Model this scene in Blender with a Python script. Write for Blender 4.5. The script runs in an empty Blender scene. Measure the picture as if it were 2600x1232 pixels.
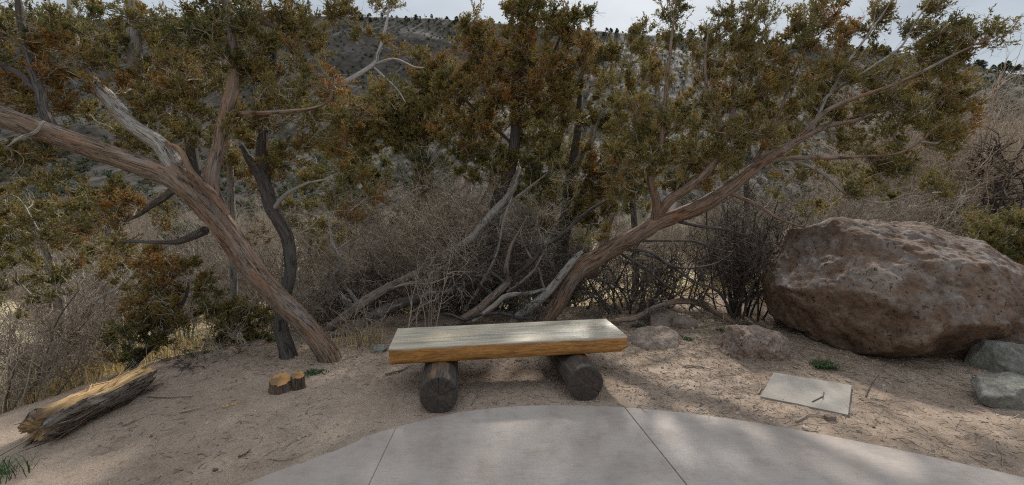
import bpy, math
import numpy as np
from mathutils import Vector
R_ = math.radians
scene = bpy.context.scene
COL = scene.collection
rng = np.random.default_rng(11)

# ------------------------------------------------------------------ camera
CAM = np.array([0.0, 0.0, 1.55]); PITCH = R_(6.0); FPX = 1091.0
cam_d = bpy.data.cameras.new('camera'); cam = bpy.data.objects.new('camera', cam_d); COL.objects.link(cam)
cam.location = CAM; cam.rotation_euler = (R_(90) - PITCH, 0, 0)
cam_d.sensor_width = 36; cam_d.lens = 36 * FPX / 2600; cam_d.clip_start = 0.05; cam_d.clip_end = 3000
scene.camera = cam
# ------------------------------------------------------------------ light
SUN_EL, SUN_AZ = 37.0, 17.0          # azimuth: degrees to the right of straight ahead (+Y)
SKY = 0.10
scene.view_settings.view_transform = 'Standard'; scene.view_settings.look = 'None'
scene.view_settings.gamma = 1; scene.view_settings.exposure = 0.46
scene.view_settings.use_curve_mapping = False
scene.cycles.use_denoising = False; scene.cycles.filter_width = 1.15; scene.cycles.sample_clamp_indirect = 2.0; scene.cycles.sample_clamp_direct = 5.0
world = bpy.data.worlds.new('World'); scene.world = world; world.use_nodes = True
wn, wl = world.node_tree.nodes, world.node_tree.links
wn.clear()
sky = wn.new('ShaderNodeTexSky'); sky.sky_type = 'NISHITA'; sky.sun_disc = False
sky.sun_elevation = R_(SUN_EL); sky.sun_rotation = R_(SUN_AZ)
tc = wn.new('ShaderNodeTexCoord'); mp = wn.new('ShaderNodeMapping'); mp.inputs['Scale'].default_value = (1, 1, 2.6)
nz = wn.new('ShaderNodeTexNoise'); nz.inputs['Scale'].default_value = 2.1; nz.inputs['Detail'].default_value = 6
nz.inputs['Roughness'].default_value = .55
rp = wn.new('ShaderNodeValToRGB')
rp.color_ramp.elements[0].position = .32; rp.color_ramp.elements[0].color = (3.1, 3.4, 3.65, 1)
rp.color_ramp.elements[1].position = .68; rp.color_ramp.elements[1].color = (5.1, 5.5, 5.8, 1)
mx = wn.new('ShaderNodeMixRGB'); mx.inputs[0].default_value = .86
bg = wn.new('ShaderNodeBackground'); bg.inputs[1].default_value = SKY; wo = wn.new('ShaderNodeOutputWorld')
wl.new(tc.outputs['Generated'], mp.inputs[0]); wl.new(mp.outputs[0], nz.inputs[0]); wl.new(nz.outputs[0], rp.inputs[0])
wl.new(sky.outputs[0], mx.inputs[1]); wl.new(rp.outputs[0], mx.inputs[2]); 
# an overcast sky is brighter overhead than near the horizon
sxyz = wn.new('ShaderNodeSeparateXYZ'); wl.new(tc.outputs['Generated'], sxyz.inputs[0])
zr = wn.new('ShaderNodeMapRange'); zr.inputs['From Min'].default_value = .36; zr.inputs['From Max'].default_value = .95
zr.inputs['To Min'].default_value = 1.0; zr.inputs['To Max'].default_value = 2.4; wl.new(sxyz.outputs[2], zr.inputs['Value'])
mz = wn.new('ShaderNodeVectorMath'); mz.operation = 'SCALE'; wl.new(mx.outputs[0], mz.inputs[0]); wl.new(zr.outputs[0], mz.inputs['Scale'])
wl.new(mz.outputs[0], bg.inputs[0]); wl.new(bg.outputs[0], wo.inputs[0])
sun_d = bpy.data.lights.new('sun', 'SUN'); sun = bpy.data.objects.new('sun', sun_d); COL.objects.link(sun)
sun_d.energy = 4.4; sun_d.angle = R_(3.0); sun_d.color = (1, .95, .87)
a_, e_ = R_(SUN_AZ), R_(SUN_EL)
sdir = Vector((math.sin(a_) * math.cos(e_), math.cos(a_) * math.cos(e_), math.sin(e_)))
sun.rotation_euler = sdir.to_track_quat('Z', 'Y').to_euler(); sun.location = sdir * 40

# ------------------------------------------------------------------ helpers
cp_, sp_ = math.cos(PITCH), math.sin(PITCH)
def ray(px, py):
    u, v = (px - 1300) / FPX, (616 - py) / FPX
    return np.array([u, cp_ + v * sp_, -sp_ + v * cp_])
def P(px, py, Y):
    d = ray(px, py); return CAM + d * (Y / d[1])
def G(px, py, z=0.0):
    d = ray(px, py); return CAM + d * ((z - CAM[2]) / d[2])

def _h(ix, iy, iz, seed):
    n = (ix.astype(np.int64) * 374761393 + iy.astype(np.int64) * 668265263 + iz.astype(np.int64) * 2147483647 + seed * 974634777) & 0xffffffff
    n = ((n ^ (n >> 13)) * 1274126177) & 0xffffffff
    n = ((n ^ (n >> 16)) * 2246822519) & 0xffffffff
    return ((n ^ (n >> 15)) & 0xffffff) / float(0xffffff)
def vnoise(p, seed=0):
    p = np.asarray(p, float); f = np.floor(p); t = p - f; t = t * t * (3 - 2 * t); i = f.astype(np.int64)
    out = 0
    for dx in (0, 1):
        for dy in (0, 1):
            for dz in (0, 1):
                w = (t[..., 0] if dx else 1 - t[..., 0]) * (t[..., 1] if dy else 1 - t[..., 1]) * (t[..., 2] if dz else 1 - t[..., 2])
                out = out + w * _h(i[..., 0] + dx, i[..., 1] + dy, i[..., 2] + dz, seed)
    return out * 2 - 1
def fbm(p, oct=4, seed=0, gain=.5, lac=2.03):
    p = np.asarray(p, float); a, s, o = 1.0, 0.0, 0
    for k in range(oct):
        o = o + a * vnoise(p, seed + k * 17); s += a; a *= gain; p = p * lac + 3.7
    return o / s
def sstep(a, b, x):
    t = np.clip((x - a) / (b - a), 0, 1); return t * t * (3 - 2 * t)
def unit(v):
    return v / np.maximum(np.linalg.norm(v, axis=-1, keepdims=True), 1e-9)

class MB:
    """collects quads/tris with vertex attributes; builds ONE mesh object"""
    def __init__(s): s.v, s.q, s.t, s.n, s.tint, s.bk = [], [], [], 0, [], []
    def add(s, v, q=None, t=None, tint=0.0, bk=None):
        v = np.asarray(v, float).reshape(-1, 3); m = len(v)
        if m == 0: return
        s.v.append(v)
        if q is not None and len(q): s.q.append(np.asarray(q, np.int64).reshape(-1, 4) + s.n)
        if t is not None and len(t): s.t.append(np.asarray(t, np.int64).reshape(-1, 3) + s.n)
        s.tint.append(np.broadcast_to(np.asarray(tint, float).reshape(-1), (m,)) if np.size(tint) in (1, m) else np.zeros(m))
        s.bk.append(v if bk is None else np.asarray(bk, float).reshape(-1, 3))
        s.n += m
    def mesh(s, name, origin=(0, 0, 0), smooth=True):
        me = bpy.data.meshes.new(name)
        if s.n == 0: return me
        v = np.concatenate(s.v) - np.asarray(origin)
        q = np.concatenate(s.q) if s.q else np.zeros((0, 4), np.int64)
        t = np.concatenate(s.t) if s.t else np.zeros((0, 3), np.int64)
        me.vertices.add(len(v)); me.vertices.foreach_set('co', v.astype(np.float32).ravel())
        nl = q.size + t.size; me.loops.add(nl)
        me.loops.foreach_set('vertex_index', np.concatenate([q.ravel(), t.ravel()]).astype(np.int32))
        me.polygons.add(len(q) + len(t))
        st = np.concatenate([np.arange(len(q)) * 4, q.size + np.arange(len(t)) * 3]).astype(np.int32)
        me.polygons.foreach_set('loop_start', st)
        me.polygons.foreach_set('use_smooth', np.full(len(st), smooth, bool))
        me.update(calc_edges=True)
        at = me.attributes.new('tint', 'FLOAT', 'POINT'); at.data.foreach_set('value', np.concatenate(s.tint).astype(np.float32))
        at = me.attributes.new('bk', 'FLOAT_VECTOR', 'POINT'); at.data.foreach_set('vector', np.concatenate(s.bk).astype(np.float32).ravel())
        return me
    def build(s, name, mat, parent=None, smooth=True, loc=(0, 0, 0)):
        org = np.asarray(parent['_o'] if parent is not None else loc, float)
        o = bpy.data.objects.new(name, s.mesh(name, org, smooth)); COL.objects.link(o)
        o.data.materials.append(mat)
        if parent is not None: o.parent = parent
        else: o.location = org
        return o
def tag(o, label=None, cat=None, group=None, kind=None):
    if label: o['label'] = label
    if cat: o['category'] = cat
    if group: o['group'] = group
    if kind: o['kind'] = kind
    return o
ROOTS = []
def thing(name, label, cat, loc, group=None):
    o = bpy.data.objects.new(name, None); COL.objects.link(o); o.location = loc
    o['_o'] = [float(c) for c in loc]; ROOTS.append(o)
    return tag(o, label, cat, group)
def copy_tree(o, parent=None):
    c = o.copy(); COL.objects.link(c)
    if parent is not None: c.parent = parent
    for ch in list(o.children): copy_tree(ch, c)
    return c

def resample(pts, step):
    pts = np.asarray(pts, float)
    if len(pts) == 2: pts = np.vstack([pts[0], pts.mean(0), pts[1]])
    n = len(pts); ext = np.vstack([2 * pts[0] - pts[1], pts, 2 * pts[-1] - pts[-2]])
    out, par = [], []
    for i in range(n - 1):
        p0, p1, p2, p3 = ext[i:i + 4]; L = np.linalg.norm((p2 - p1)[:3]); k = max(2, int(L / step))
        t = np.linspace(0, 1, k, endpoint=False)[:, None]
        out.append(.5 * (2 * p1 + (p2 - p0) * t + (2 * p0 - 5 * p1 + 4 * p2 - p3) * t ** 2 + (3 * p1 - p0 - 3 * p2 + p3) * t ** 3))
        par.append(i + t[:, 0])
    out.append(pts[-1:]); par.append([n - 1.0])
    return np.vstack(out), np.concatenate(par)

def tube(mb, pts, rad, sides=20, rough=.10, seed=0, tint=0.0, cap=True, freq=1.0, flat=None):
    """one good trunk: transported frame, fibrous ridges; bk holds cylinder coordinates"""
    pts = np.asarray(pts, float); n = len(pts); rad = np.broadcast_to(np.asarray(rad, float), (n,))
    T = unit(np.gradient(pts, axis=0)); ref = np.array([.13, .21, 1.0]) if abs(T[0, 2]) < .9 else np.array([1., .1, 0])
    N = np.zeros_like(pts); nn = unit(np.cross(T[0], ref))
    for i in range(n):
        nn = unit(nn - T[i] * nn.dot(T[i])); N[i] = nn
    B = np.cross(T, N)
    s = np.concatenate([[0], np.cumsum(np.linalg.norm(np.diff(pts, axis=0), axis=1))])
    th = np.linspace(0, 2 * np.pi, sides, endpoint=False); c, si = np.cos(th), np.sin(th)
    tw = s[:, None] * .35
    cc, ss = np.cos(th[None] + tw), np.sin(th[None] + tw)
    S = np.broadcast_to(s[:, None], cc.shape)
    q = np.stack([cc * 1.3, ss * 1.3, S * 1.1 * freq], -1); d = fbm(q, 2, seed) * 1.2
    q2 = np.stack([cc * 4.5, ss * 4.5, S * 1.6 * freq], -1); d = d + fbm(q2, 3, seed + 5) * .75
    r = rad[:, None] * (1 + rough * d)
    V = pts[:, None] + N[:, None] * (c * r)[..., None] + B[:, None] * (si * r)[..., None]
    bk = np.stack([cc * rad[:, None], ss * rad[:, None], S + seed * 7.3], -1)
    i, j = np.meshgrid(np.arange(n - 1), np.arange(sides), indexing='ij'); j2 = (j + 1) % sides
    Q = np.stack([i * sides + j, i * sides + j2, (i + 1) * sides + j2, (i + 1) * sides + j], -1).reshape(-1, 4)
    tnt = np.broadcast_to(np.asarray(tint, float).reshape(-1, 1) if np.size(tint) == n else np.full((n, 1), float(tint)), (n, sides))
    mb.add(V, Q, tint=tnt.ravel(), bk=bk)
    if cap:
        for e in (0, n - 1):
            vv = np.vstack([V[e], pts[e] + T[e] * rad[e] * (.25 if e else -.25)]); k = np.arange(sides)
            tri = np.stack([k, (k + 1) % sides, np.full(sides, sides)], -1)
            if e == 0: tri = tri[:, ::-1]
            mb.add(vv, t=tri, tint=float(tnt[e, 0]), bk=np.vstack([bk[e], bk[e].mean(0)]))

def batch_tubes(mb, paths, rad, sides=3, tint=0.0):
    """N paths of M points each as thin tubes"""
    paths = np.asarray(paths, float)
    if len(paths) == 0: return
    N, M, _ = paths.shape; rad = np.broadcast_to(rad, (N, M))
    T = unit(np.gradient(paths, axis=1)); ref = unit(rng.normal(size=(N, 1, 3)) * np.array([1, 1, .6]))
    A = unit(np.cross(T, ref)); B = np.cross(T, A)
    th = np.linspace(0, 2 * np.pi, sides, endpoint=False)
    V = paths[:, :, None] + (A[:, :, None] * np.cos(th)[:, None] + B[:, :, None] * np.sin(th)[:, None]) * rad[:, :, None, None]
    s = np.concatenate([np.zeros((N, 1)), np.cumsum(np.linalg.norm(np.diff(paths, axis=1), axis=2), axis=1)], 1)
    bk = np.stack([np.cos(th)[None, None] * rad[..., None], np.sin(th)[None, None] * rad[..., None],
                   np.broadcast_to((s + rng.uniform(0, 50, (N, 1)))[..., None], (N, M, sides))], -1)
    n, i, j = np.meshgrid(np.arange(N), np.arange(M - 1), np.arange(sides), indexing='ij'); j2 = (j + 1) % sides
    b = n * M * sides
    Q = np.stack([b + i * sides + j, b + i * sides + j2, b + (i + 1) * sides + j2, b + (i + 1) * sides + j], -1).reshape(-1, 4)
    tn = np.broadcast_to(np.asarray(tint, float).reshape(-1, 1, 1) if np.size(tint) == N else np.full((N, 1, 1), float(np.mean(tint))), (N, M, sides))
    mb.add(V.reshape(-1, 3), Q, tint=tn.ravel(), bk=bk.reshape(-1, 3))

# ------------------------------------------------------------------ materials
def mat(name):
    m = bpy.data.materials.new(name); m.use_nodes = True; nt = m.node_tree
    b = nt.nodes['Principled BSDF']; b.inputs['Roughness'].default_value = .9
    b.inputs['Specular IOR Level'].default_value = .2
    return m, nt, b
class NG:
    def __init__(s, nt): s.nt, s.N, s.L = nt, nt.nodes, nt.links
    def put(s, inp, val):
        if isinstance(val, bpy.types.NodeSocket): s.L.new(val, inp)
        else: inp.default_value = val
    def attr(s, n, out='Fac'):
        a = s.N.new('ShaderNodeAttribute'); a.attribute_name = n; return a.outputs[out]
    def pos(s): return s.N.new('ShaderNodeTexCoord').outputs['Object']
    def map(s, vec, scale=(1, 1, 1), loc=(0, 0, 0)):
        m = s.N.new('ShaderNodeMapping'); s.L.new(vec, m.inputs[0]); m.inputs['Scale'].default_value = scale; m.inputs['Location'].default_value = loc; return m.outputs[0]
    def noise(s, vec, scale, detail=4, rough=.55, dist=0):
        n = s.N.new('ShaderNodeTexNoise'); s.L.new(vec, n.inputs['Vector']); n.inputs['Scale'].default_value = scale
        n.inputs['Detail'].default_value = detail; n.inputs['Roughness'].default_value = rough; n.inputs['Distortion'].default_value = dist
        return n.outputs[0]
    def vor(s, vec, scale, feat='F1', out='Distance'):
        n = s.N.new('ShaderNodeTexVoronoi'); n.feature = feat; s.L.new(vec, n.inputs['Vector']); n.inputs['Scale'].default_value = scale; return n.outputs[out]
    def ramp(s, fac, stops):
        r = s.N.new('ShaderNodeValToRGB'); s.L.new(fac, r.inputs[0]); e = r.color_ramp.elements
        while len(e) < len(stops): e.new(.5)
        for k, (p, c) in enumerate(stops):
            e[k].position = p; e[k].color = (c, c, c, 1) if not hasattr(c, '__len__') else (*c, 1)
        return r.outputs[0]
    def mix(s, f, a, b, mode='MIX'):
        m = s.N.new('ShaderNodeMixRGB'); m.blend_type = mode
        for i, v in ((0, f), (1, a), (2, b)):
            if isinstance(v, bpy.types.NodeSocket): s.L.new(v, m.inputs[i])
            elif i == 0: m.inputs[0].default_value = v
            else: m.inputs[i].default_value = (*v, 1) if hasattr(v, '__len__') else (v, v, v, 1)
        return m.outputs[0]
    def math(s, op, a, b=0.0):
        m = s.N.new('ShaderNodeMath'); m.operation = op; s.put(m.inputs[0], a); s.put(m.inputs[1], b); return m.outputs[0]
    def bump(s, h, st=.5, dist=.01, nrm=None):
        b = s.N.new('ShaderNodeBump'); b.inputs['Strength'].default_value = st; b.inputs['Distance'].default_value = dist
        s.L.new(h, b.inputs['Height'])
        if nrm is not None: s.L.new(nrm, b.inputs['Normal'])
        return b.outputs[0]

def bark_mat(name, dark, mid, light, red, redamt=.5):
    m, nt, b = mat(name); g = NG(nt); v = g.attr('bk', 'Vector')
    fib = g.noise(g.map(v, (95, 95, 5)), 1.0, 6, .72)
    fib2 = g.noise(g.map(v, (52, 52, 3.4)), 1.0, 4, .6, .3)
    pat = g.noise(g.map(v, (9, 9, 2.4)), 1.0, 4, .6)
    gry = g.noise(g.map(v, (13, 13, 1.5), (7, 3, 1)), 1.0, 4, .6)
    c = g.ramp(fib, [(.30, tuple(x * .75 for x in mid)), (.5, mid), (.70, light)])
    lum = sum(light) / 3
    c = g.mix(g.ramp(gry, [(.46, 0.0), (.66, .6)]), c, g.mix(fib, tuple(lum * .55 for _ in range(3)), tuple(lum * 1.15 for _ in range(3))))
    rf = g.math('MULTIPLY', g.ramp(pat, [(.5, 0.0), (.68, 1.0)]), redamt)
    rf2 = g.math('MINIMUM', g.math('ADD', rf, g.math('MULTIPLY', g.attr('tint'), .5)), 1.0)
    c = g.mix(rf2, c, g.mix(fib, tuple(x * .5 for x in red), tuple(x * 1.25 for x in red)))
    crack = g.ramp(g.math('ABSOLUTE', g.math('SUBTRACT', fib2, .47)), [(.006, 1.0), (.032, 0.0)])
    gate = g.ramp(g.noise(g.map(v, (22, 22, 7), (1, 2, 3)), 1.0, 3, .6), [(.44, 0.0), (.62, .8)])
    crack = g.math('MULTIPLY', crack, gate)
    c = g.mix(g.math('MULTIPLY', crack, .85), c, tuple(x * .5 for x in dark))
    nt.links.new(c, b.inputs['Base Color'])
    hh = g.math('SUBTRACT', g.math('ADD', g.math('MULTIPLY', fib, .5), g.math('MULTIPLY', fib2, .9)), g.math('MULTIPLY', crack, .9))
    nt.links.new(g.bump(hh, 1.0, .016), b.inputs['Normal'])
    return m
M = {}
M['bark'] = bark_mat('juniper_bark', (.035, .024, .018), (.185, .128, .090), (.345, .272, .210), (.27, .125, .062), .55)
M['bark_dark'] = bark_mat('dark_bark', (.02, .017, .015), (.075, .062, .054), (.15, .13, .115), (.10, .055, .035), .3)
M['bark_grey'] = bark_mat('weathered_wood', (.06, .05, .045), (.25, .215, .18), (.46, .415, .365), (.24, .15, .095), .3)
M['bark_log'] = bark_mat('log_bark', (.03, .022, .017), (.15, .112, .084), (.33, .28, .23), (.2, .11, .06), .35)
M['bark_pale'] = bark_mat('bleached_wood', (.16, .145, .13), (.38, .355, .325), (.55, .52, .48), (.3, .2, .15), .15)

def twig_mat(name, a, b_):
    m, nt, b = mat(name); g = NG(nt)
    n = g.noise(g.map(g.attr('bk', 'Vector'), (20, 20, 1.3)), 1.0, 2)
    f = g.math('ADD', g.math('MULTIPLY', n, .5), g.math('MULTIPLY', g.attr('tint'), .5))
    nt.links.new(g.ramp(f, [(.15, a), (.75, b_)]), b.inputs['Base Color']); return m
M['twig'] = twig_mat('grey_twig', (.06, .048, .038), (.42, .365, .295))
M['twig_brown'] = twig_mat('brown_twig', (.045, .034, .027), (.40, .32, .25))
M['twig_dark'] = twig_mat('black_twig', (.02, .016, .014), (.13, .105, .085))
M['twig_tan'] = twig_mat('tan_twig', (.06, .047, .036), (.33, .265, .20))
M['twig_willow'] = twig_mat('willow_twig', (.12, .09, .065), (.42, .33, .245))
M['twig_grey'] = twig_mat('thicket_twig', (.045, .036, .029), (.27, .222, .172))

def leaf_mat(name, stops):
    m, nt, b = mat(name); g = NG(nt)
    c = g.ramp(g.attr('tint'), stops)
    b.inputs['Roughness'].default_value = .75
    nt.links.new(c, b.inputs['Base Color'])
    tr = nt.nodes.new('ShaderNodeBsdfTranslucent'); nt.links.new(c, tr.inputs[0])
    ms = nt.nodes.new('ShaderNodeMixShader'); ms.inputs[0].default_value = .28
    out = nt.nodes['Material Output']
    nt.links.new(b.outputs[0], ms.inputs[1]); nt.links.new(tr.outputs[0], ms.inputs[2]); nt.links.new(ms.outputs[0], out.inputs[0])
    return m
M['leaf'] = leaf_mat('juniper_foliage', [(0, (.060, .068, .026)), (.3, (.142, .130, .040)), (.55, (.205, .160, .046)), (.78, (.235, .136, .042)), (1, (.265, .122, .036))])
M['leaf_far'] = leaf_mat('conifer_foliage', [(0, (.030, .042, .026)), (.5, (.055, .065, .036)), (1, (.085, .085, .05))])
M['weed'] = leaf_mat('green_weed', [(0, (.025, .05, .018)), (1, (.06, .11, .035))])
M['straw'] = leaf_mat('dry_grass', [(0, (.30, .22, .09)), (.5, (.50, .385, .17)), (1, (.62, .51, .28))])

def rock_mat(name, a, b_, c_, lich=.5, pits=True, sc=1.0):
    m, nt, b = mat(name); g = NG(nt); v = g.pos()
    n1 = g.noise(v, 2.2 * sc, 6, .62, .3); n2 = g.noise(v, 12 * sc, 8, .75); n3 = g.noise(v, 55 * sc, 4, .7)
    c = g.ramp(n1, [(.32, a), (.52, b_), (.7, c_)])
    c = g.mix(.75, c, g.ramp(n2, [(.32, (.40, .36, .33)), (.5, (1, 1, 1)), (.68, (1.38, 1.38, 1.38))]), 'MULTIPLY')
    nrm = nt.nodes.new('ShaderNodeNewGeometry').outputs['Normal']
    sep = nt.nodes.new('ShaderNodeSeparateXYZ'); nt.links.new(nrm, sep.inputs[0])
    up = g.ramp(sep.outputs[2], [(.05, 0.0), (.6, 1.0)])
    gl = g.math('MULTIPLY', g.math('MULTIPLY', up, g.ramp(g.noise(v, 4.5 * sc, 6, .7), [(.42, 0.0), (.6, 1.0)])), lich)
    c = g.mix(gl, c, g.ramp(n2, [(.3, (.11, .10, .10)), (.55, (.27, .255, .25)), (.75, (.42, .41, .39))]))
    sp = g.math('MULTIPLY', g.ramp(g.noise(v, 9 * sc, 5, .75), [(.62, 0.0), (.68, 1.0)]), g.math('MULTIPLY', up, .75 * lich))
    c = g.mix(sp, c, (.40, .42, .35))
    hole = g.ramp(g.vor(g.mix(.25, v, g.noise(v, 7 * sc, 4)), 26 * sc), [(.10, 0.0), (.24, 1.0)])
    hole2 = g.ramp(g.noise(v, 16 * sc, 5, .6), [(.30, 0.0), (.36, 1.0)])
    gate = g.ramp(g.noise(v, 4 * sc, 4, .7), [(.48, 1.0), (.60, 0.0)])
    hole = g.math('MINIMUM', g.math('MAXIMUM', hole, gate), hole2)
    if pits: c = g.mix(g.math('MULTIPLY', g.math('SUBTRACT', 1.0, hole), .8), c, (.035, .024, .018))
    nt.links.new(c, b.inputs['Base Color'])
    h = g.math('ADD', g.math('MULTIPLY', n2, .9), g.math('MULTIPLY', n3, .45))
    if pits: h = g.math('ADD', h, g.math('MULTIPLY', hole, .7))
    nt.links.new(g.bump(h, 1.0, .038 / sc ** .5), b.inputs['Normal'])
    return m
M['boulder'] = rock_mat('reddish_tuff', (.098, .058, .036), (.168, .106, .070), (.22, .148, .104), .5)
M['porous'] = rock_mat('porous_tuff', (.15, .10, .075), (.27, .19, .145), (.34, .25, .20), .35, True, 2.2)
M['greyrock'] = rock_mat('grey_stone', (.13, .12, .10), (.21, .20, .165), (.30, .285, .24), .6, False, 2.0)
M['mound'] = rock_mat('earthy_stone', (.20, .148, .116), (.255, .192, .152), (.30, .232, .188), .15, False, 2.0)

# ------------------------------------------------------------------ terrain
XE = [-3.2, -2.6, -1.2, 1.5, 3.0, 6.0, 14.0]; YE = [4.0, 4.7, 5.3, 5.7, 6.6, 7.6, 9.0]
HX = np.array([-600, -276, -131, -41, 85, 202, 246, 600]); HZ = np.array([.37, .38, .40, .392, .352, .318, .285, .25]) * 230 + 1.55
def edge_d(x, y):
    d1 = y - np.interp(x, XE, YE); d2 = -3.3 - x + .12 * np.minimum(y - 2, 2)
    k = .5; m = np.maximum(d1, d2)
    return m + k * np.log1p(np.exp(-np.abs(d1 - d2) / k)) - .12
EDGE_PX = [(480, 1265), (575, 1232), (690, 1192), (790, 1157), (900, 1120), (1000, 1086), (1080, 1065), (1154, 1049), (1240, 1036), (1312, 1030),
           (1440, 1028), (1576, 1031), (1740, 1046), (1898, 1066), (2136, 1112), (2390, 1165), (2600, 1216)]
EDGE = np.array([G(a, b)[:2] for a, b in EDGE_PX])
def smooth_line(a, n=3):
    for _ in range(n):
        q = a.copy(); q[1:-1] = .25 * a[:-2] + .5 * a[1:-1] + .25 * a[2:]; a = q
    return a
EDGE = resample(np.c_[smooth_line(EDGE), np.zeros(len(EDGE))], .06)[0][:, :2]
SLAB = np.vstack([EDGE, [[3.6, .95], [4.6, -.6], [4.8, -5], [-3.4, -5], [-3.0, -1.5], [-2.0, .3]]])
def poly_sd(x, y, poly):
    """signed distance, >0 inside"""
    p = np.stack([x, y], -1).reshape(-1, 2); best = np.full(len(p), 1e9); ins = np.zeros(len(p), bool)
    for a, b in zip(poly, np.roll(poly, -1, 0)):
        e = b - a; w = p - a; t = np.clip((w @ e) / max(e @ e, 1e-12), 0, 1)
        best = np.minimum(best, np.linalg.norm(w - t[:, None] * e, axis=1))
        c = (a[1] > p[:, 1]) != (b[1] > p[:, 1])
        with np.errstate(divide='ignore', invalid='ignore'):
            xi = (b[0] - a[0]) * (p[:, 1] - a[1]) / (b[1] - a[1]) + a[0]
        ins ^= c & (p[:, 0] < xi)
    return np.where(ins, best, -best).reshape(x.shape)

def ground_h(x, y, fine=True):
    x = np.asarray(x, float); y = np.asarray(y, float)
    d = np.maximum(edge_d(x, y), 0)
    drop = 4.2 * (1 - np.exp(-d / 13)) * sstep(0, 1.2, d)
    z = -drop + fbm(np.stack([x * .35, y * .35, 0 * x], -1), 3, 3) * .25 * sstep(.5, 6, d)
    H = np.interp(x, HX, HZ)
    t = np.clip((y - 62) / 168.0, 0, 1.6)
    prof = np.where(t < 1, .62 * t + .38 * t * t, 1 + .03 * (t - 1))
    prof = np.where(t < 1, prof, 1.0)
    nn = fbm(np.stack([x * .018, y * .018, 0 * x], -1), 5, 9, .55)
    hill = prof * (H + 5) + nn * 10 * sstep(0, .25, t) * (1 - sstep(.75, 1.0, t)) + np.where(t > 1, 0, 0)
    z = z + hill * (t > 0)
    r = np.hypot(x, y)
    if fine:
        near = (r < 9) & (d < 2.5)
        if near.any():
            xx, yy = x[near], y[near]
            b = fbm(np.stack([xx * 1.1, yy * 1.1, 0 * xx], -1), 3, 21) * .022
            b = b + fbm(np.stack([xx * 6, yy * 6, 0 * xx], -1), 3, 25) * .012 + np.maximum(fbm(np.stack([xx * 22, yy * 22, 0 * xx], -1), 2, 29), -.2) * .007
            sd = poly_sd(xx, yy, SLAB)
            left = 1 - sstep(-1.3, -.35, xx)                      # sand drifts over the left rim of the slab
            b = np.where(sd > -.25, b * (.25 + .75 * sstep(0, -.25, sd)), b)
            drift = left * (.017 + .005 * fbm(np.stack([xx * 1.6, yy * 1.6, 0 * xx], -1), 3, 41))
            b = b + drift * sstep(-.5, 0, sd) * (1 - sstep(0, .14, sd))
            b = b - .005 * sstep(.0 , .04, sd - left * .10)
            z = z.copy(); z[near] += b
    return z
def gz(x, y): return float(ground_h(np.array([x]), np.array([y]))[0])

gm, nt, b = mat('sandy_earth'); g = NG(nt); v = g.pos()
n1 = g.noise(v, .9, 5, .6); n2 = g.noise(v, 7, 6, .65); n3 = g.noise(v, 60, 5, .75); n4 = g.noise(v, 240, 3, .7)
sand = g.ramp(n1, [(.3, (.255, .19, .145)), (.5, (.308, .234, .180)), (.7, (.365, .284, .222))])
sand = g.mix(.55, sand, g.ramp(n2, [(.3, (.62, .59, .56)), (.5, (1, 1, 1)), (.7, (1.18, 1.16, 1.14))]), 'MULTIPLY')
sand = g.mix(.8, sand, g.ramp(n3, [(.25, (.55, .52, .5)), (.48, (1, 1, 1)), (.75, (1.32, 1.30, 1.28))]), 'MULTIPLY')
peb = g.vor(v, 75, 'F1', 'Distance'); pc = g.vor(v, 75, 'F1', 'Color')
pm = g.math('MULTIPLY', g.ramp(peb, [(.18, 1.0), (.30, 0.0)]), g.ramp(pc, [(.55, 0.0), (.62, .8)]))
sand = g.mix(pm, sand, g.ramp(pc, [(.5, (.17, .125, .10)), (.75, (.42, .36, .30))]))
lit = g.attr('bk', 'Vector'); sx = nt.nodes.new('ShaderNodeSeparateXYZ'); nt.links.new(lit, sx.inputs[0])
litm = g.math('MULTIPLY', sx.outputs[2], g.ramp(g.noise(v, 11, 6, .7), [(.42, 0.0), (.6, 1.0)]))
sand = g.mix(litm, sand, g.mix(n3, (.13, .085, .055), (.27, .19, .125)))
straw = g.ramp(g.noise(g.map(v, (1, .5, 1)), 1.6, 7, .7), [(.3, (.22, .175, .11)), (.5, (.40, .325, .20)), (.7, (.56, .47, .31))])
hillc = g.ramp(g.noise(v, .055, 8, .65), [(.32, (.038, .030, .026)), (.5, (.054, .044, .038)), (.68, (.068, .057, .049))])
hillc = g.mix(.85, hillc, g.ramp(g.noise(v, .5, 6, .7), [(.38, (.35, .35, .32)), (.5, (.9, .9, .88)), (.64, (1.25, 1.2, 1.15))]), 'MULTIPLY')
hillc = g.mix(g.ramp(g.vor(v, .28), [(.22, .75), (.42, 0.0)]), hillc, (.06, .058, .045))
c = g.mix(sx.outputs[1], sand, straw); c = g.mix(sx.outputs[0], c, hillc)
nt.links.new(c, b.inputs['Base Color']); b.inputs['Roughness'].default_value = .95
h = g.math('ADD', g.math('MULTIPLY', n3, .8), g.math('ADD', g.math('MULTIPLY', n4, .4), g.math('ADD', g.math('MULTIPLY', n2, 1.2), g.math('MULTIPLY', pm, .8))))
b1 = g.bump(h, .9, .013); nt.links.new(b1, b.inputs['Normal'])

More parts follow.
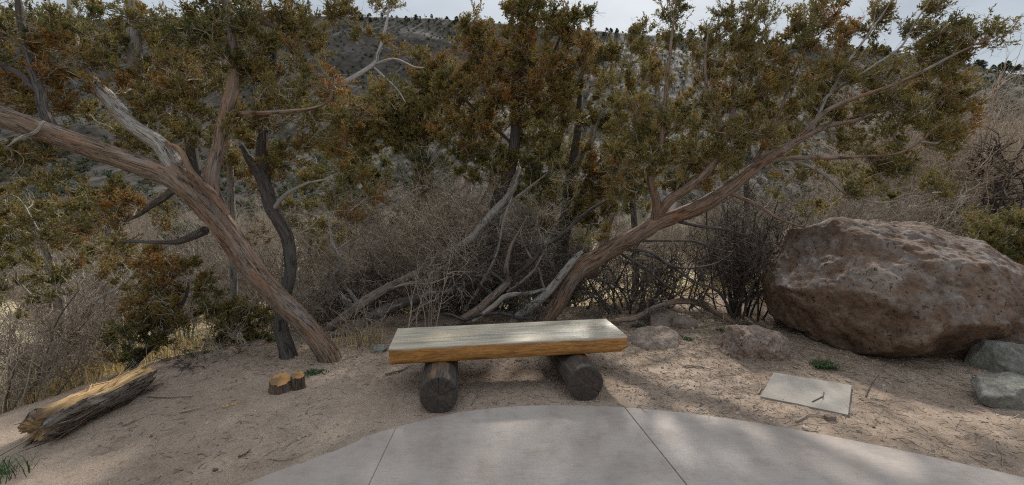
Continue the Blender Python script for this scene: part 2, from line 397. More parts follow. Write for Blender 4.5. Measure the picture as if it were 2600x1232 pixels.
def terrain(name, radii, angs, wrap, m):
    A, Rr = np.meshgrid(angs, radii); x = np.sin(A) * Rr; y = np.cos(A) * Rr; z = ground_h(x, y)
    d = edge_d(x, y)
    hill = sstep(48, 75, y); st = sstep(.6, 3.0, d + fbm(np.stack([x * .9, y * .9, 0 * x], -1), 3, 51) * 1.6)
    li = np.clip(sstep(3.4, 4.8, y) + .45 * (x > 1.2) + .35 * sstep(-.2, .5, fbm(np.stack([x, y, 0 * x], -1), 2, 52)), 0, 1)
    mb = MB(); nr, na = x.shape
    i, j = np.meshgrid(np.arange(nr - 1), np.arange(na if wrap else na - 1), indexing='ij'); j2 = (j + 1) % na
    Q = np.stack([i * na + j, (i + 1) * na + j, (i + 1) * na + j2, i * na + j2], -1)[..., ::-1].reshape(-1, 4)
    mb.add(np.stack([x, y, z], -1), Q, bk=np.stack([hill, st, li], -1))
    if radii[0] < 1:
        c = mb.n; mb.add([[0, 0, gz(0, 0)]], tint=0); 
        tri = np.stack([np.arange(na), (np.arange(na) + 1) % na, np.full(na, c)], -1)
        mb.t.append(tri[:, ::-1])
    o = mb.build(name, m); tag(o, kind='structure'); return o
angs = np.concatenate([np.linspace(-58, 58, 760), np.linspace(58, 302, 90)[1:-1]]) * math.pi / 180
radii = np.concatenate([np.linspace(.3, 2.0, 18)[:-1], np.linspace(2.0, 5.2, 230)[:-1], np.linspace(5.2, 9, 90)[:-1], np.geomspace(9, 60, 80)])
terrain('ground', radii, angs, True, gm)
angs2 = np.concatenate([np.linspace(-75, 75, 420), np.linspace(75, 285, 60)[1:-1]]) * math.pi / 180
terrain('hill', np.concatenate([np.linspace(60, 330, 190), np.geomspace(330, 1500, 12)[1:]]), angs2, True, gm)

# ------------------------------------------------------------------ concrete slab (three panels, one pavement)
cm, nt, b = mat('concrete'); g = NG(nt); v = g.pos()
n1 = g.noise(v, 1.3, 5, .6); n2 = g.noise(v, 5, 6, .7); n3 = g.noise(g.map(v, (7, 130, 7)), 1, 5, .65); n4 = g.noise(v, 320, 3, .7)
c = g.ramp(n1, [(.3, (.258, .216, .190)), (.5, (.308, .264, .235)), (.72, (.352, .308, .278))])
c = g.mix(.9, c, g.ramp(n2, [(.3, (.78, .75, .72)), (.5, (1, 1, 1)), (.72, (1.12, 1.12, 1.11))]), 'MULTIPLY'); c = g.mix(.8, c, g.ramp(n3, [(.32, (.86, .85, .84)), (.5, (1, 1, 1)), (.7, (1.07, 1.07, 1.07))]), 'MULTIPLY')
c = g.mix(.5, c, g.ramp(n4, [(.3, (.75, .74, .73)), (.55, (1, 1, 1)), (.75, (1.15, 1.15, 1.15))]), 'MULTIPLY')
sxx = nt.nodes.new('ShaderNodeSeparateXYZ'); nt.links.new(v, sxx.inputs[0])
lx = g.math('ADD', sxx.outputs[0], g.math('MULTIPLY', g.noise(v, 1.6, 5, .6), 1.1))
dust = g.math('MULTIPLY', g.ramp(g.math('MULTIPLY', g.math('ADD', lx, 2.0), .3), [(.18, .85), (.62, 0.0)]), g.ramp(g.noise(v, 3, 6, .7), [(.3, .6), (.6, 1.0)]))
c = g.mix(dust, c, (.27, .215, .178))
sp = g.math('MULTIPLY', g.ramp(g.vor(v, 9), [(.018, 1.0), (.035, 0.0)]), .8)
c = g.mix(sp, c, (.06, .05, .045))
nt.links.new(c, b.inputs['Base Color']); b.inputs['Roughness'].default_value = .8
nt.links.new(g.bump(g.math('ADD', g.math('MULTIPLY', n3, .7), g.math('ADD', g.math('MULTIPLY', n4, .5), n2)), .35, .004), b.inputs['Normal'])
J1 = np.array([G(*p)[:2] for p in ((1576, 1025), (1660, 1145), (1740, 1231))]); J2 = np.array([G(*p)[:2] for p in ((1010, 1080), (966, 1165), (938, 1232))])
def halfplane(poly, a, dirv, side, gap):
    nrm = np.array([-dirv[1], dirv[0]]) * side; dist = (poly - a) @ nrm - gap; out = []
    for i in range(len(poly)):
        p, q, dp, dq = poly[i], poly[(i + 1) % len(poly)], dist[i], dist[(i + 1) % len(poly)]
        if dp >= 0: out.append(p)
        if (dp >= 0) != (dq >= 0): out.append(p + (q - p) * dp / (dp - dq))
    return np.array(out)
import bmesh
def slab_panels():
    bm = bmesh.new()
    d1 = unit(J1[2] - J1[0]); d2 = unit(J2[2] - J2[0])
    for cuts in ([(J1[0], d1, 1)], [(J1[0], d1, -1), (J2[0], d2, 1)], [(J2[0], d2, -1)]):
        p = SLAB
        for a, dv, s in cuts: p = halfplane(p, a, dv, s, .0028 if a[0] > 0 else .0014)
        keep = [0]
        for i in range(1, len(p)):
            if np.linalg.norm(p[i] - p[keep[-1]]) > .01: keep.append(i)
        p = p[keep]
        vs = [bm.verts.new((x, y, .010)) for x, y in p]; f = bm.faces.new(vs)
        if f.normal.z < 0: f.normal_flip()
        r = bmesh.ops.extrude_face_region(bm, geom=[f])
        f.normal_update()
        top = [e for e in r['geom'] if isinstance(e, bmesh.types.BMVert)]
        for vv in vs: vv.co.z -= .02
    bmesh.ops.recalc_face_normals(bm, faces=bm.faces)
    es = [e for e in bm.edges if all(abs(v.co.z - .010) < 1e-4 for v in e.verts)]
    bmesh.ops.bevel(bm, geom=es, offset=.002, segments=2, affect='EDGES')
    me = bpy.data.meshes.new('concrete_path'); bm.to_mesh(me); bm.free()
    o = bpy.data.objects.new('concrete_path', me); COL.objects.link(o); me.materials.append(cm); tag(o, kind='structure')
slab_panels()

# ------------------------------------------------------------------ log bench
wm, nt, b = mat('bench_timber'); g = NG(nt); v = g.attr('bk', 'Vector')
wav = g.noise(g.map(v, (9, 9, 1.6)), 1.0, 3, .5, 1.2)
figure = g.noise(g.map(g.mix(.10, v, g.noise(g.map(v, (5, 5, 2.5)), 1, 3)), (26, 26, 2.4)), 1.0, 2, .5, 1.5)
rings_out = g.math('ADD', g.math('MULTIPLY', g.math('SINE', g.math('MULTIPLY', figure, 42.0)), .32), .5)
gr = g.noise(g.map(v, (60, 60, 2.5)), 1, 4, .6)
face = g.ramp(rings_out, [(.05, (.22, .092, .023)), (.5, (.34, .155, .039)), (.95, (.41, .20, .056))])
face = g.mix(.45, face, g.ramp(gr, [(.3, (.5, .45, .4)), (.5, (1, 1, 1)), (.75, (1.2, 1.2, 1.2))]), 'MULTIPLY')
dk = g.ramp(g.noise(g.map(v, (14, 14, 2.2)), 1, 4, .65), [(.50, 0.0), (.70, .85)])
face = g.mix(dk, face, (.06, .028, .012))
topc = g.ramp(gr, [(.28, (.17, .15, .12)), (.5, (.33, .295, .235)), (.72, (.46, .415, .335))])
tan = g.ramp(g.noise(g.map(v, (9, 9, 1.1)), 1, 4, .6), [(.46, 0.0), (.66, .6)])
topc = g.mix(tan, topc, g.mix(gr, (.30, .215, .12), (.50, .385, .235)))
stain = g.ramp(g.noise(g.map(v, (16, 16, .8)), 1, 5, .7), [(.52, 0.0), (.70, .75)])
topc = g.mix(stain, topc, (.115, .105, .092))
tmask = g.attr('tint')
c = g.mix(tmask, face, topc)
nt.links.new(c, b.inputs['Base Color']); b.inputs['Specular IOR Level'].default_value = .35
nt.links.new(g.ramp(g.noise(v, 5, 4), [(.35, .45), (.65, .7)]), b.inputs['Roughness'])
nt.links.new(g.bump(gr, .35, .004), b.inputs['Normal'])

bx = unit(np.array([1.884, .241, .018])); by = np.array([-.128, .992, 0]); bz = np.cross(bx, by)
b0 = np.array([-.943, 3.185, .40])                    # front left top corner
bench = thing('log_bench', 'rustic bench of one thick varnished timber plank on two round logs', 'bench', (0, 3.55, 0))
def sweep_plank():
    L, W, T = 1.905, .525, .142
    top = [(w, 0.0) for w in np.linspace(.012, W - .012, 70)]
    prof = [(.0, -T + .03), (0, -.05), (0, -.012), (.004, -.003)]
    prof = [(.002, -T + .034)] + [(.0, y) for y in np.linspace(-T + .042, -.016, 13)] + [(.0012, -.010), (.005, -.0045)] + top + [(W - .003, -.004)] + \
           [(W, y) for y in np.linspace(-.012, -T + .018, 8)] + [(W - .006, -T + .005), (W - .02, -T)] + [(w, -T) for w in np.linspace(W - .05, .05, 10)] + [(.036, -T), (.020, -T + .006), (.009, -T + .016)]
    prof = np.array(prof); n = len(prof); ns = 220; s = np.linspace(0, L, ns)
    S = np.broadcast_to(s[:, None], (ns, n)); Wd = np.broadcast_to(prof[None, :, 0], (ns, n)).copy(); Z = np.broadcast_to(prof[None, :, 1], (ns, n)).copy()
    ist = (Z > -.008)
    for k, (w0, dep) in enumerate(((.185, .007), (.36, .008), (.437, .0045))):
        cen = w0 + .006 * vnoise(np.stack([S * 2.2, 0 * S + k, 0 * S], -1), k)
        m = np.exp(-((Wd - cen) / .0042) ** 2) * (1 if k < 2 else sstep(.9, 1.2, S))
        Z -= ist * dep * m * (.75 + .4 * vnoise(np.stack([S * 5, 0 * S, 0 * S + k], -1), 5))
    Z += ist * .0016 * fbm(np.stack([S * 3, Wd * 40, 0 * S], -1), 3, 8)
    # front right lower corner is rounded away, ends slightly uneven
    front = (prof[None, :, 0] < .01) & (Z < -.008)
    Wd += front * .005 * fbm(np.stack([S * 5, Z * 30, 0 * S], -1), 3, 4)
    er = sstep(L - .06, L, S); Z += np.where(Z < -.06, er ** 2 * .03 * ((-Z - .06) / .08), 0)
    endw = sstep(.03, 0, S) + sstep(L - .03, L, S)
    V = b0 + S[..., None] * bx + Wd[..., None] * by + Z[..., None] * bz
    i, j = np.meshgrid(np.arange(ns - 1), np.arange(n), indexing='ij'); j2 = (j + 1) % n
    Q = np.stack([i * n + j, i * n + j2, (i + 1) * n + j2, (i + 1) * n + j], -1).reshape(-1, 4)
    # weathering creeps a little over the front edge
    tn = np.where(ist, 1.0, sstep(-.028, -.006, Z + .012 * fbm(np.stack([S * 7, Z * 9, 0 * S], -1), 3, 12)) * .9)
    mb = MB(); bk = np.stack([Wd, Z, S], -1); mb.add(V, Q, tint=tn.ravel(), bk=bk)
    for e in (0, ns - 1):
        c = V[e].mean(0); k = np.arange(n); tr = np.stack([k, (k + 1) % n, np.full(n, n)], -1)
        mb.add(np.vstack([V[e], c]), t=tr[:, ::-1] if e else tr, tint=.25, bk=np.vstack([bk[e], bk[e].mean(0)]))
    return mb
pl_ = sweep_plank().build('seat', wm, bench, smooth=False)

lm, nt, b = mat('bench_log'); g = NG(nt); v = g.attr('bk', 'Vector')
fib = g.noise(g.map(v, (70, 70, 3)), 1, 5, .65); pt = g.noise(g.map(v, (10, 10, 3)), 1, 4, .6)
side = g.ramp(fib, [(.3, (.017, .014, .012)), (.55, (.062, .053, .046)), (.75, (.145, .128, .112))])
side = g.mix(g.ramp(pt, [(.5, 0.0), (.66, .7)]), side, (.22, .105, .04))
vl = nt.nodes.new('ShaderNodeVectorMath'); vl.operation = 'LENGTH'
mv = g.map(v, (1, 1, 0)); nt.links.new(g.mix(.04, mv, g.noise(mv, 14, 3)), vl.inputs[0])
rg = g.math('SINE', g.math('MULTIPLY', vl.outputs['Value'], 620.0))
end = g.mix(g.ramp(rg, [(.2, .0), (.9, .35)]), (.045, .037, .034), (.10, .085, .077))
end = g.mix(g.ramp(g.noise(mv, 18, 5, .7), [(.45, 0.0), (.68, .75)]), end, (.12, .075, .045))
end = g.mix(g.ramp(g.noise(mv, 45, 4, .7), [(.35, .65), (.55, 0.0)]), end, (.018, .015, .014))
c = g.mix(g.attr('tint'), side, end); nt.links.new(c, b.inputs['Base Color']); b.inputs['Roughness'].default_value = .7
nt.links.new(g.bump(fib, .6, .006), b.inputs['Normal'])
def log_leg(cx, cy, seed, cracks):
    mb = MB(); R, L = .1385, 1.02; ax = -by; c0 = np.array([cx, cy, R - .006]); n = 160
    th = np.linspace(0, 2 * np.pi, n, endpoint=False); xv = np.cross(ax, [0, 0, 1]) * -1
    xv = bx * np.array([1, 1, 0]); xv = unit(xv)
    def crack(thv, rr):
        d = 0
        for a, w, r0, dep in cracks:
            da = np.abs((thv - a + np.pi) % (2 * np.pi) - np.pi) * np.maximum(rr, .15)
            d = d + dep * np.exp(-(da / w) ** 2) * sstep(r0, r0 + .15, rr)
        return d
    ss = np.concatenate([[0.003, .012], np.linspace(.03, L - .01, 40), [L]])
    rr = R * np.ones((len(ss), n)); rr[0] *= .975
    TH, S = np.meshgrid(th, ss); rr = rr * (1 + .012 * fbm(np.stack([np.cos(TH) * 2, np.sin(TH) * 2, S * 2], -1), 3, seed))
    rr = rr - .4 * crack(TH, np.ones_like(TH)) * np.exp(-S * 9)
    def pt(r, t, s): return c0 - ax * 0 + (-ax)[None] * s[..., None] + xv * (np.cos(t) * r)[..., None] + np.array([0, 0, 1]) * (np.sin(t) * r)[..., None]
    V = pt(rr, TH, S)
    top = c0[2]*0
    i, j = np.meshgrid(np.arange(len(ss) - 1), np.arange(n), indexing='ij'); j2 = (j + 1) % n
    Q = np.stack([i * n + j, i * n + j2, (i + 1) * n + j2, (i + 1) * n + j], -1).reshape(-1, 4)
    mb.add(V, Q, tint=0, bk=np.stack([np.cos(TH) * rr, np.sin(TH) * rr, S + seed], -1))
    ri = np.linspace(.0, 1, 26)[1:]; TH, RI = np.meshgrid(th, ri)
    dep = crack(TH, RI) + .0022 * fbm(np.stack([np.cos(TH) * RI * 9, np.sin(TH) * RI * 9, 0 * RI], -1), 3, seed)
    for e, s0, sg in ((0, .0, 1), (1, L, -1)):
        rad = RI * rr[0 if e == 0 else -1][None]; V = pt(rad, TH, s0 + sg * (dep + .003 * sstep(.93, 1, RI) ))
        i, j = np.meshgrid(np.arange(len(ri) - 1), np.arange(n), indexing='ij'); j2 = (j + 1) % n
        Q = np.stack([i * n + j, (i + 1) * n + j, (i + 1) * n + j2, i * n + j2], -1).reshape(-1, 4)
        bkk = np.stack([np.cos(TH) * rad, np.sin(TH) * rad, 0 * rad + seed + s0], -1).reshape(-1, 3)
        cc = pt(np.zeros((1, 1)), np.zeros((1, 1)), np.full((1, 1), s0)).reshape(1, 3)
        k = np.arange(n); tri = np.stack([k, (k + 1) % n, np.full(n, len(ri) * n)], -1)
        if e: Q, tri = Q[:, ::-1], tri[:, ::-1]
        mb.add(np.vstack([V.reshape(-1, 3), cc]), Q, t=tri, tint=1.0, bk=np.vstack([bkk, [[0, 0, seed + s0]]]))
    o = mb.build('leg', lm, bench); return o
log_leg(-.526, 2.955, 3, [(1.57, .007, .05, .018), (2.0, .006, .3, .014), (2.45, .005, .35, .012), (.35, .006, .1, .02), (.9, .005, .4, .012), (-.9, .004, .5, .01), (-1.7, .006, .2, .012), (3.6, .004, .5, .01)])
log_leg(.566, 3.150, 9, [(-.62, .010, .35, .03), (1.2, .004, .2, .008), (2.6, .004, .3, .008), (.4, .004, .4, .008), (4.2, .004, .3, .008)])

# ------------------------------------------------------------------ rocks
def ico(sub):
    bm = bmesh.new(); bmesh.ops.create_icosphere(bm, subdivisions=sub, radius=1)
    v = np.array([x.co[:] for x in bm.verts]); f = np.array([[x.index for x in q.verts] for q in bm.faces]); bm.free(); return v, f
def rock(name, label, cat, c, planes, material, sub=6, seed=0, rough=.06, pits=0.0, k=14.0, rotz=0.0, sc=(1, 1, 1), group=None, facets=26, fdepth=(.90, .985), sharp=90):
    n, f = ico(sub)
    rec = 0
    for p in planes:
        d = unit(np.array(p[:3], float)); rec = rec + (np.maximum(n @ d, 0) / p[3]) ** k
    r = rec ** (-1 / k); rs = np.random.default_rng(seed + 500)
    for q in unit(rs.normal(size=(facets, 3))):                       # fracture facets
        dq = n @ q; rb = r[np.argmax(dq)] * rs.uniform(*fdepth); cut = np.where(dq > .05, rb / np.maximum(dq, .05), 1e9)
        r = -np.log(np.exp(-r * sharp / rb) + np.exp(-np.minimum(cut, 3 * rb) * sharp / rb) + 1e-300) * rb / sharp
    p = n * r[:, None] * np.array(sc)
    s = np.mean([q[3] for q in planes])
    ridged = 1 - 2 * np.abs(fbm(p / s * 1.1 + seed, 3, seed))
    disp = fbm(p / s * 1.3 + seed, 4, seed + 1) * rough * 1.5 + ridged * rough * .8 + fbm(p / s * 5 + seed, 4, seed + 2, .6) * rough * .6 + fbm(p / s * 19, 3, seed + 3, .6) * rough * .22
    if pits:
        pn = vnoise(p / s * 11 + 5 * seed, seed + 7) ; pn2 = vnoise(p / s * 26 + seed, seed + 8); gate = sstep(-.1, .35, vnoise(p / s * 2.5, seed + 9))
        disp = disp - pits * (sstep(.42, .7, pn) * gate + .45 * sstep(.45, .7, pn2))
    p = p + n * (disp * s)[:, None]
    ca, sa = math.cos(rotz), math.sin(rotz)
    p = np.stack([p[:, 0] * ca - p[:, 1] * sa, p[:, 0] * sa + p[:, 1] * ca, p[:, 2]], -1)
    mb = MB(); mb.add(p + np.array(c), t=f); o = mb.build(name, material, loc=c); tag(o, label, cat, group); return o
rock('boulder', 'huge reddish brown pitted boulder with grey lichen on its top, undercut at the bottom', 'boulder', (4.21, 4.82, .40),
     [(0, .05, 1, 1.0), (-.05, -.70, .66, .77), (-.5, -.9, .28, 1.02), (.0, -.75, -.66, .97), (.5, -.85, .35, 1.2), (-1, -.15, .1, 1.36), (-.8, -.6, .05, 1.34), (-.62, -.05, .75, 1.18), (-.8, .6, 0, .98),
      (1, 0, .1, 1.85), (.62, -.2, .75, 1.36), (.85, -.6, .1, 1.6), (0, 1, .1, 1.2), (0, 0, -1, .62), (.5, .5, .6, 1.2), (-.6, -.5, -.6, 1.15)], M['boulder'], 7, 4, .062, .024, 26, facets=60, fdepth=(.90, 1.0), sc=(1.32, 1.12, 1.0), sharp=150)
rock('boulder', 'reddish brown boulder at the right edge behind the two flat grey stones', 'boulder', (5.02, 3.98, .18),
     [(0, 0, 1, .42), (-.7, -.5, .3, .48), (-.5, -1, .2, .5), (1, 0, 0, .7), (0, 1, 0, .55), (0, 0, -1, .4), (.4, -.6, .6, .5)], M['boulder'], 6, 12, .07, .02, 12)
pg = G(1938, 912)
rock('rock', 'small low porous reddish rock at the left foot of the huge boulder', 'rock', (pg[0] + .0, pg[1] + .16, .04),
     [(0, 0, 1, .17), (-1, 0, .2, .34), (1, 0, .1, .33), (0, -1, .3, .20), (0, 1, .2, .22), (0, 0, -1, .2), (-.6, -.3, .8, .22), (.5, -.5, .6, .24)], M['porous'], 6, 21, .16, .07, 10)
a = G(2545, 950)
rock('rock', 'rounded grey lichened stone, upper of the two at the right edge', 'rock', (a[0] + .09, a[1] + .06, .11),
     [(0, 0, 1, .155), (-1, 0, 0, .40), (1, 0, 0, .5), (0, -1, 0, .26), (0, 1, 0, .26), (0, 0, -1, .2), (-.7, 0, .7, .22), (0, -.7, .7, .19), (-.7, -.6, 0, .34)], M['greyrock'], 6, 33, .05, 0, 14, R_(-12), (.85, .8, .92))
a = G(2570, 1040)
rock('rock', 'flat angular grey stone slab, lower of the two at the right edge', 'rock', (a[0] + .12, a[1] + .14, .07),
     [(-.05, -.15, 1, .125), (-1, .1, 0, .40), (1, 0, 0, .5), (0, -1, -.1, .20), (0, 1, 0, .22), (0, 0, -1, .12), (-.7, -.7, .1, .33), (-.6, .7, .2, .3)], M['greyrock'], 6, 37, .035, 0, 40, R_(-14), (.85, .8, .9))
a = G(1680, 885)
rock('rock', 'low earth coloured rock half buried right of the bench', 'rock', (a[0], a[1] + .24, -.05),
     [(0, 0, 1, .15), (-1, 0, 1.1, .24), (1, -.1, .35, .29), (0, -1, 1.0, .24), (0, 1, .3, .3), (0, 0, -1, .2), (.5, -.5, .6, .25)], M['mound'], 6, 41, .09, 0, 8)
a = G(1700, 835)
rock('rock', 'broad mound of earthy reddish rock under the arching branch', 'rock', (a[0] + .08, a[1] + .25, -.04),
     [(0, 0, 1, .17), (-1, 0, 1.1, .30), (1, 0, .2, .36), (0, -1, .9, .28), (0, 1, .3, .3), (0, 0, -1, .2)], M['mound'], 6, 46, .09, .01, 8)
a = G(1742, 836)
rock('rock', 'small smooth pinkish stone leaning on the earthy mound', 'rock', (a[0], a[1] + .08, .05),
     [(0, 0, 1, .085), (-1, 0, .3, .14), (1, 0, .3, .14), (0, -1, .3, .1), (0, 1, .3, .1), (0, 0, -1, .1)], M['mound'], 5, 48, .05, 0, 7)
a = G(953, 900)
rock('rock', 'flat grey stone on the ground behind the left end of the bench', 'rock', (a[0], a[1] + .1, -.015),
     [(0, 0, 1, .05), (-1, 0, .1, .17), (1, 0, .1, .17), (0, -1, .1, .09), (0, 1, .1, .09), (0, 0, -1, .05)], M['greyrock'], 5, 52, .05, 0, 10)

# ------------------------------------------------------------------ paver, with a forked twig on it
pm_, nt, b = mat('paver_stone'); g = NG(nt); v = g.pos()
c = g.ramp(g.noise(v, 4, 5, .6), [(.3, (.205, .182, .158)), (.7, (.275, .25, .222))])
c = g.mix(.5, c, g.ramp(g.noise(v, 90, 4, .7), [(.3, (.75, .75, .74)), (.55, (1, 1, 1)), (.75, (1.12, 1.12, 1.12))]), 'MULTIPLY')
nt.links.new(c, b.inputs['Base Color']); nt.links.new(g.bump(g.noise(v, 90, 4, .7), .4, .004), b.inputs['Normal'])
def paver():
    cs = [G(*p, .014) for p in ((1964, 945), (2163, 978), (2154, 1053), (1931, 1006))]
    bm = bmesh.new(); o_ = np.mean(cs, 0); o_[2] = 0
    vs = [bm.verts.new(tuple(c - o_)) for c in cs]; f = bm.faces.new(vs); bm.normal_update()
    if f.normal.z < 0: f.normal_flip()
    r = bmesh.ops.extrude_face_region(bm, geom=[f])
    for x in r['geom']:
        if isinstance(x, bmesh.types.BMVert): x.co.z += 0
    for x in vs: x.co.z -= .06
    bmesh.ops.recalc_face_normals(bm, faces=bm.faces)
    bmesh.ops.subdivide_edges(bm, edges=bm.edges, cuts=6, use_grid_fill=True)
    for x in bm.verts:
        n = fbm(np.array([[x.co.x * 9, x.co.y * 9, x.co.z * 9 + 3]]), 2, 3)[0]; x.co.x += n * .006; x.co.y += n * .005
    me = bpy.data.meshes.new('paver'); bm.to_mesh(me); bm.free()
    o = bpy.data.objects.new('paver', me); COL.objects.link(o); o.location = o_; me.materials.append(pm_)
    md = o.modifiers.new('bevel', 'BEVEL'); md.width = .004; md.segments = 2; md.limit_method = 'ANGLE'
    tag(o, 'flat pale rectangular stone paver set in the dirt beside the concrete', 'paver')
paver()

# ------------------------------------------------------------------ batch walks: twigs and bare shrubs
def walks(start, dirs, length, M, wob, up=0.0, curl=0.0):
    N = len(start); step = (np.broadcast_to(length, (N,)) / (M - 1))[:, None]
    P_ = np.zeros((N, M, 3)); p = np.array(start, float); d = unit(np.array(dirs, float)); P_[:, 0] = p
    ax = unit(rng.normal(size=(N, 3))); 
    for i in range(1, M):
        d = d + rng.normal(size=(N, 3)) * wob + np.array([0, 0, up])
        if curl: d = d + np.cross(ax, unit(d)) * curl
        d = unit(d); p = p + d * step; P_[:, i] = p
    return P_
def spawn(par, k, tmin, tmax):
    """k start points + tangent on every parent path"""
    N, M, _ = par.shape; idx = np.repeat(np.arange(N), k); t = rng.uniform(tmin, tmax, len(idx)) * (M - 1); i = np.minimum(t.astype(int), M - 2); f = (t - i)[:, None]
    s = par[idx, i] * (1 - f) + par[idx, i + 1] * f; d = unit(par[idx, i + 1] - par[idx, i]); return s, d, idx, t / (M - 1)
def deflect(d, ang, sd=.25):
    r = rng.normal(size=d.shape); r = unit(r - d * np.sum(r * d, -1, keepdims=True)); a = np.clip(rng.normal(ang, sd, (len(d), 1)), .1, 2.2)
    return d * np.cos(a) + r * np.sin(a)
def shrub_geo(mb, base, h, nst, spread, r0=.012, k1=6, k2=6, k3=0, wob=.16, lean=(0, 0, 0), up=.03, curl=.05, droop=0.0, ang=.75, foot=.12, sl=.45):
    base = np.array(base, float)
    a = rng.uniform(0, 2 * np.pi, nst); s = rng.uniform(0, 1, nst) ** .7 * spread
    d = unit(np.stack([np.cos(a) * s, np.sin(a) * s, np.ones(nst)], -1) + np.array(lean))
    st = base + np.stack([np.cos(a), np.sin(a), 0 * a], -1) * rng.uniform(0, foot, (nst, 1)) - np.array([0, 0, .05])
    L0 = h * rng.uniform(.6, 1.1, nst) / np.maximum(d[:, 2], .45) ** .6
    p0 = walks(st, d, L0, 14, wob * .6, up, curl * .4); rr = r0 * rng.uniform(.6, 1.15, (nst, 1)) * np.linspace(1, .28, 14)[None]
    tn = rng.uniform(0, 1, nst); rr = rr * 1.2; batch_tubes(mb, p0, rr, 5, tn)
    s1, d1, i1, t1 = spawn(p0, k1, .12, .98); n1 = len(s1); d1 = deflect(d1, ang)
    L1 = h * sl * rng.uniform(.4, 1.1, n1) * (1.1 - .55 * t1); p1 = walks(s1, d1, L1, 9, wob, up * .8 - droop, curl)
    r1 = np.maximum(r0 * .42 * rng.uniform(.6, 1.1, (n1, 1)) * np.linspace(1, .35, 9)[None] * 1.25, .0018); batch_tubes(mb, p1, r1, 4, tn[i1] * .6 + .4 * rng.uniform(0, 1, n1))
    out = [p0, p1]
    if k2:
        s2, d2, i2, t2 = spawn(p1, k2, .1, 1.0); n2 = len(s2); d2 = deflect(d2, ang)
        L2 = h * sl * .42 * rng.uniform(.35, 1.1, n2); p2 = walks(s2, d2, L2, 6, wob * 1.2, up * .5 - droop, curl * 1.4)
        r2 = np.maximum(r0 * .2 * rng.uniform(.7, 1.1, (n2, 1)) * np.linspace(1, .5, 6)[None] * 1.3, .0016); batch_tubes(mb, p2, r2, 3, rng.uniform(0, 1, n2)); out.append(p2)
        if k3:
            s3, d3, i3, t3 = spawn(p2, k3, .15, 1.0); n3 = len(s3); d3 = deflect(d3, ang)
            p3 = walks(s3, d3, h * sl * .18 * rng.uniform(.4, 1.1, n3), 4, wob, up * .5, curl * 1.4); batch_tubes(mb, p3, np.maximum(r0 * .16, .0014), 3, rng.uniform(0, 1, n3)); out.append(p3)
    return out
def bare_shrub(label, px, py, Y, h, nst, spread, m='twig_brown', group=None, base=None, **kw):
    b = P(px, py, Y) if base is None else np.array(base, float); b[2] = gz(b[0], b[1])
    o = thing('bare_shrub', label, 'shrub', b, group); mb = MB(); shrub_geo(mb, b, h, nst, spread, **kw); mb.build('stems', M[m], o); return o

# ------------------------------------------------------------------ junipers
def foliage(mb, tmb, C, D, Rr, tint, nspr=5, nleaf=8, ll=.016, lw=.010, stem=True, sl=.045, fan=.75, nsub=11):
    """clump = a few branchlets fanning towards D; each carries short blunt sprigs; scale leaves lie round every sprig"""
    K = len(C)
    if K == 0: return
    nb = np.maximum(3, (nspr * rng.uniform(.6, 1.4, K)).astype(int))
    C = np.repeat(C, nb, 0); D0 = np.repeat(D, nb, 0); Rk = np.repeat(Rr, nb); T = np.repeat(tint, nb) + rng.normal(0, .07, len(C))
    d = unit(D0 + unit(rng.normal(size=C.shape)) * fan); L = Rk * rng.uniform(.9, 2.0, len(C))
    br = walks(C - D0 * (Rk * .7)[:, None] + rng.normal(size=C.shape) * (Rk * .18)[:, None], d, L, 6, .16, .06)
    if tmb is not None and stem: batch_tubes(tmb, br, np.array([.0030, .0027, .0024, .002, .0016, .001]), 3, rng.uniform(.1, .7, len(br)))
    s0, d0, i0, t0 = spawn(br, nsub, .18, 1.0); T = T[i0] + rng.normal(0, .05, len(i0)); Ls = sl * rng.uniform(.6, 1.35, len(s0)) * (1.15 - .45 * t0)
    d1 = unit(deflect(d0, .75, .25) + np.array([0, 0, .25])); n = len(s0)
    P2 = np.repeat(s0, nleaf, 0); d2 = np.repeat(d1, nleaf, 0); t = np.tile(np.linspace(0, 1, nleaf), n) + rng.normal(0, .05, n * nleaf); L2 = np.repeat(Ls, nleaf)
    lat = rng.normal(size=P2.shape); lat = unit(lat - d2 * np.sum(lat * d2, -1, keepdims=True))
    ld = unit(d2 + lat * (1.0 - .35 * np.clip(t, 0, 1))[:, None]); ln = ll * rng.uniform(.65, 1.3, (n * nleaf, 1)); b0_ = P2 + d2 * (t * L2)[:, None]
    sd = unit(np.cross(d2, lat) + rng.normal(size=P2.shape) * .35); w = lw * rng.uniform(.8, 1.3, (n * nleaf, 1))
    mid = b0_ + ld * ln * .55; V = np.stack([b0_, mid + sd * w * .5, b0_ + ld * ln, mid - sd * w * .5], 1)
    k = np.arange(n * nleaf) * 4; Q = np.stack([k, k + 1, k + 2, k + 3], -1)
    tn = np.clip(np.repeat(T, nleaf) + .12 * (t - .5) + rng.normal(0, .05, n * nleaf), 0, 1); mb.add(V.reshape(-1, 3), Q, tint=np.repeat(tn, 4))

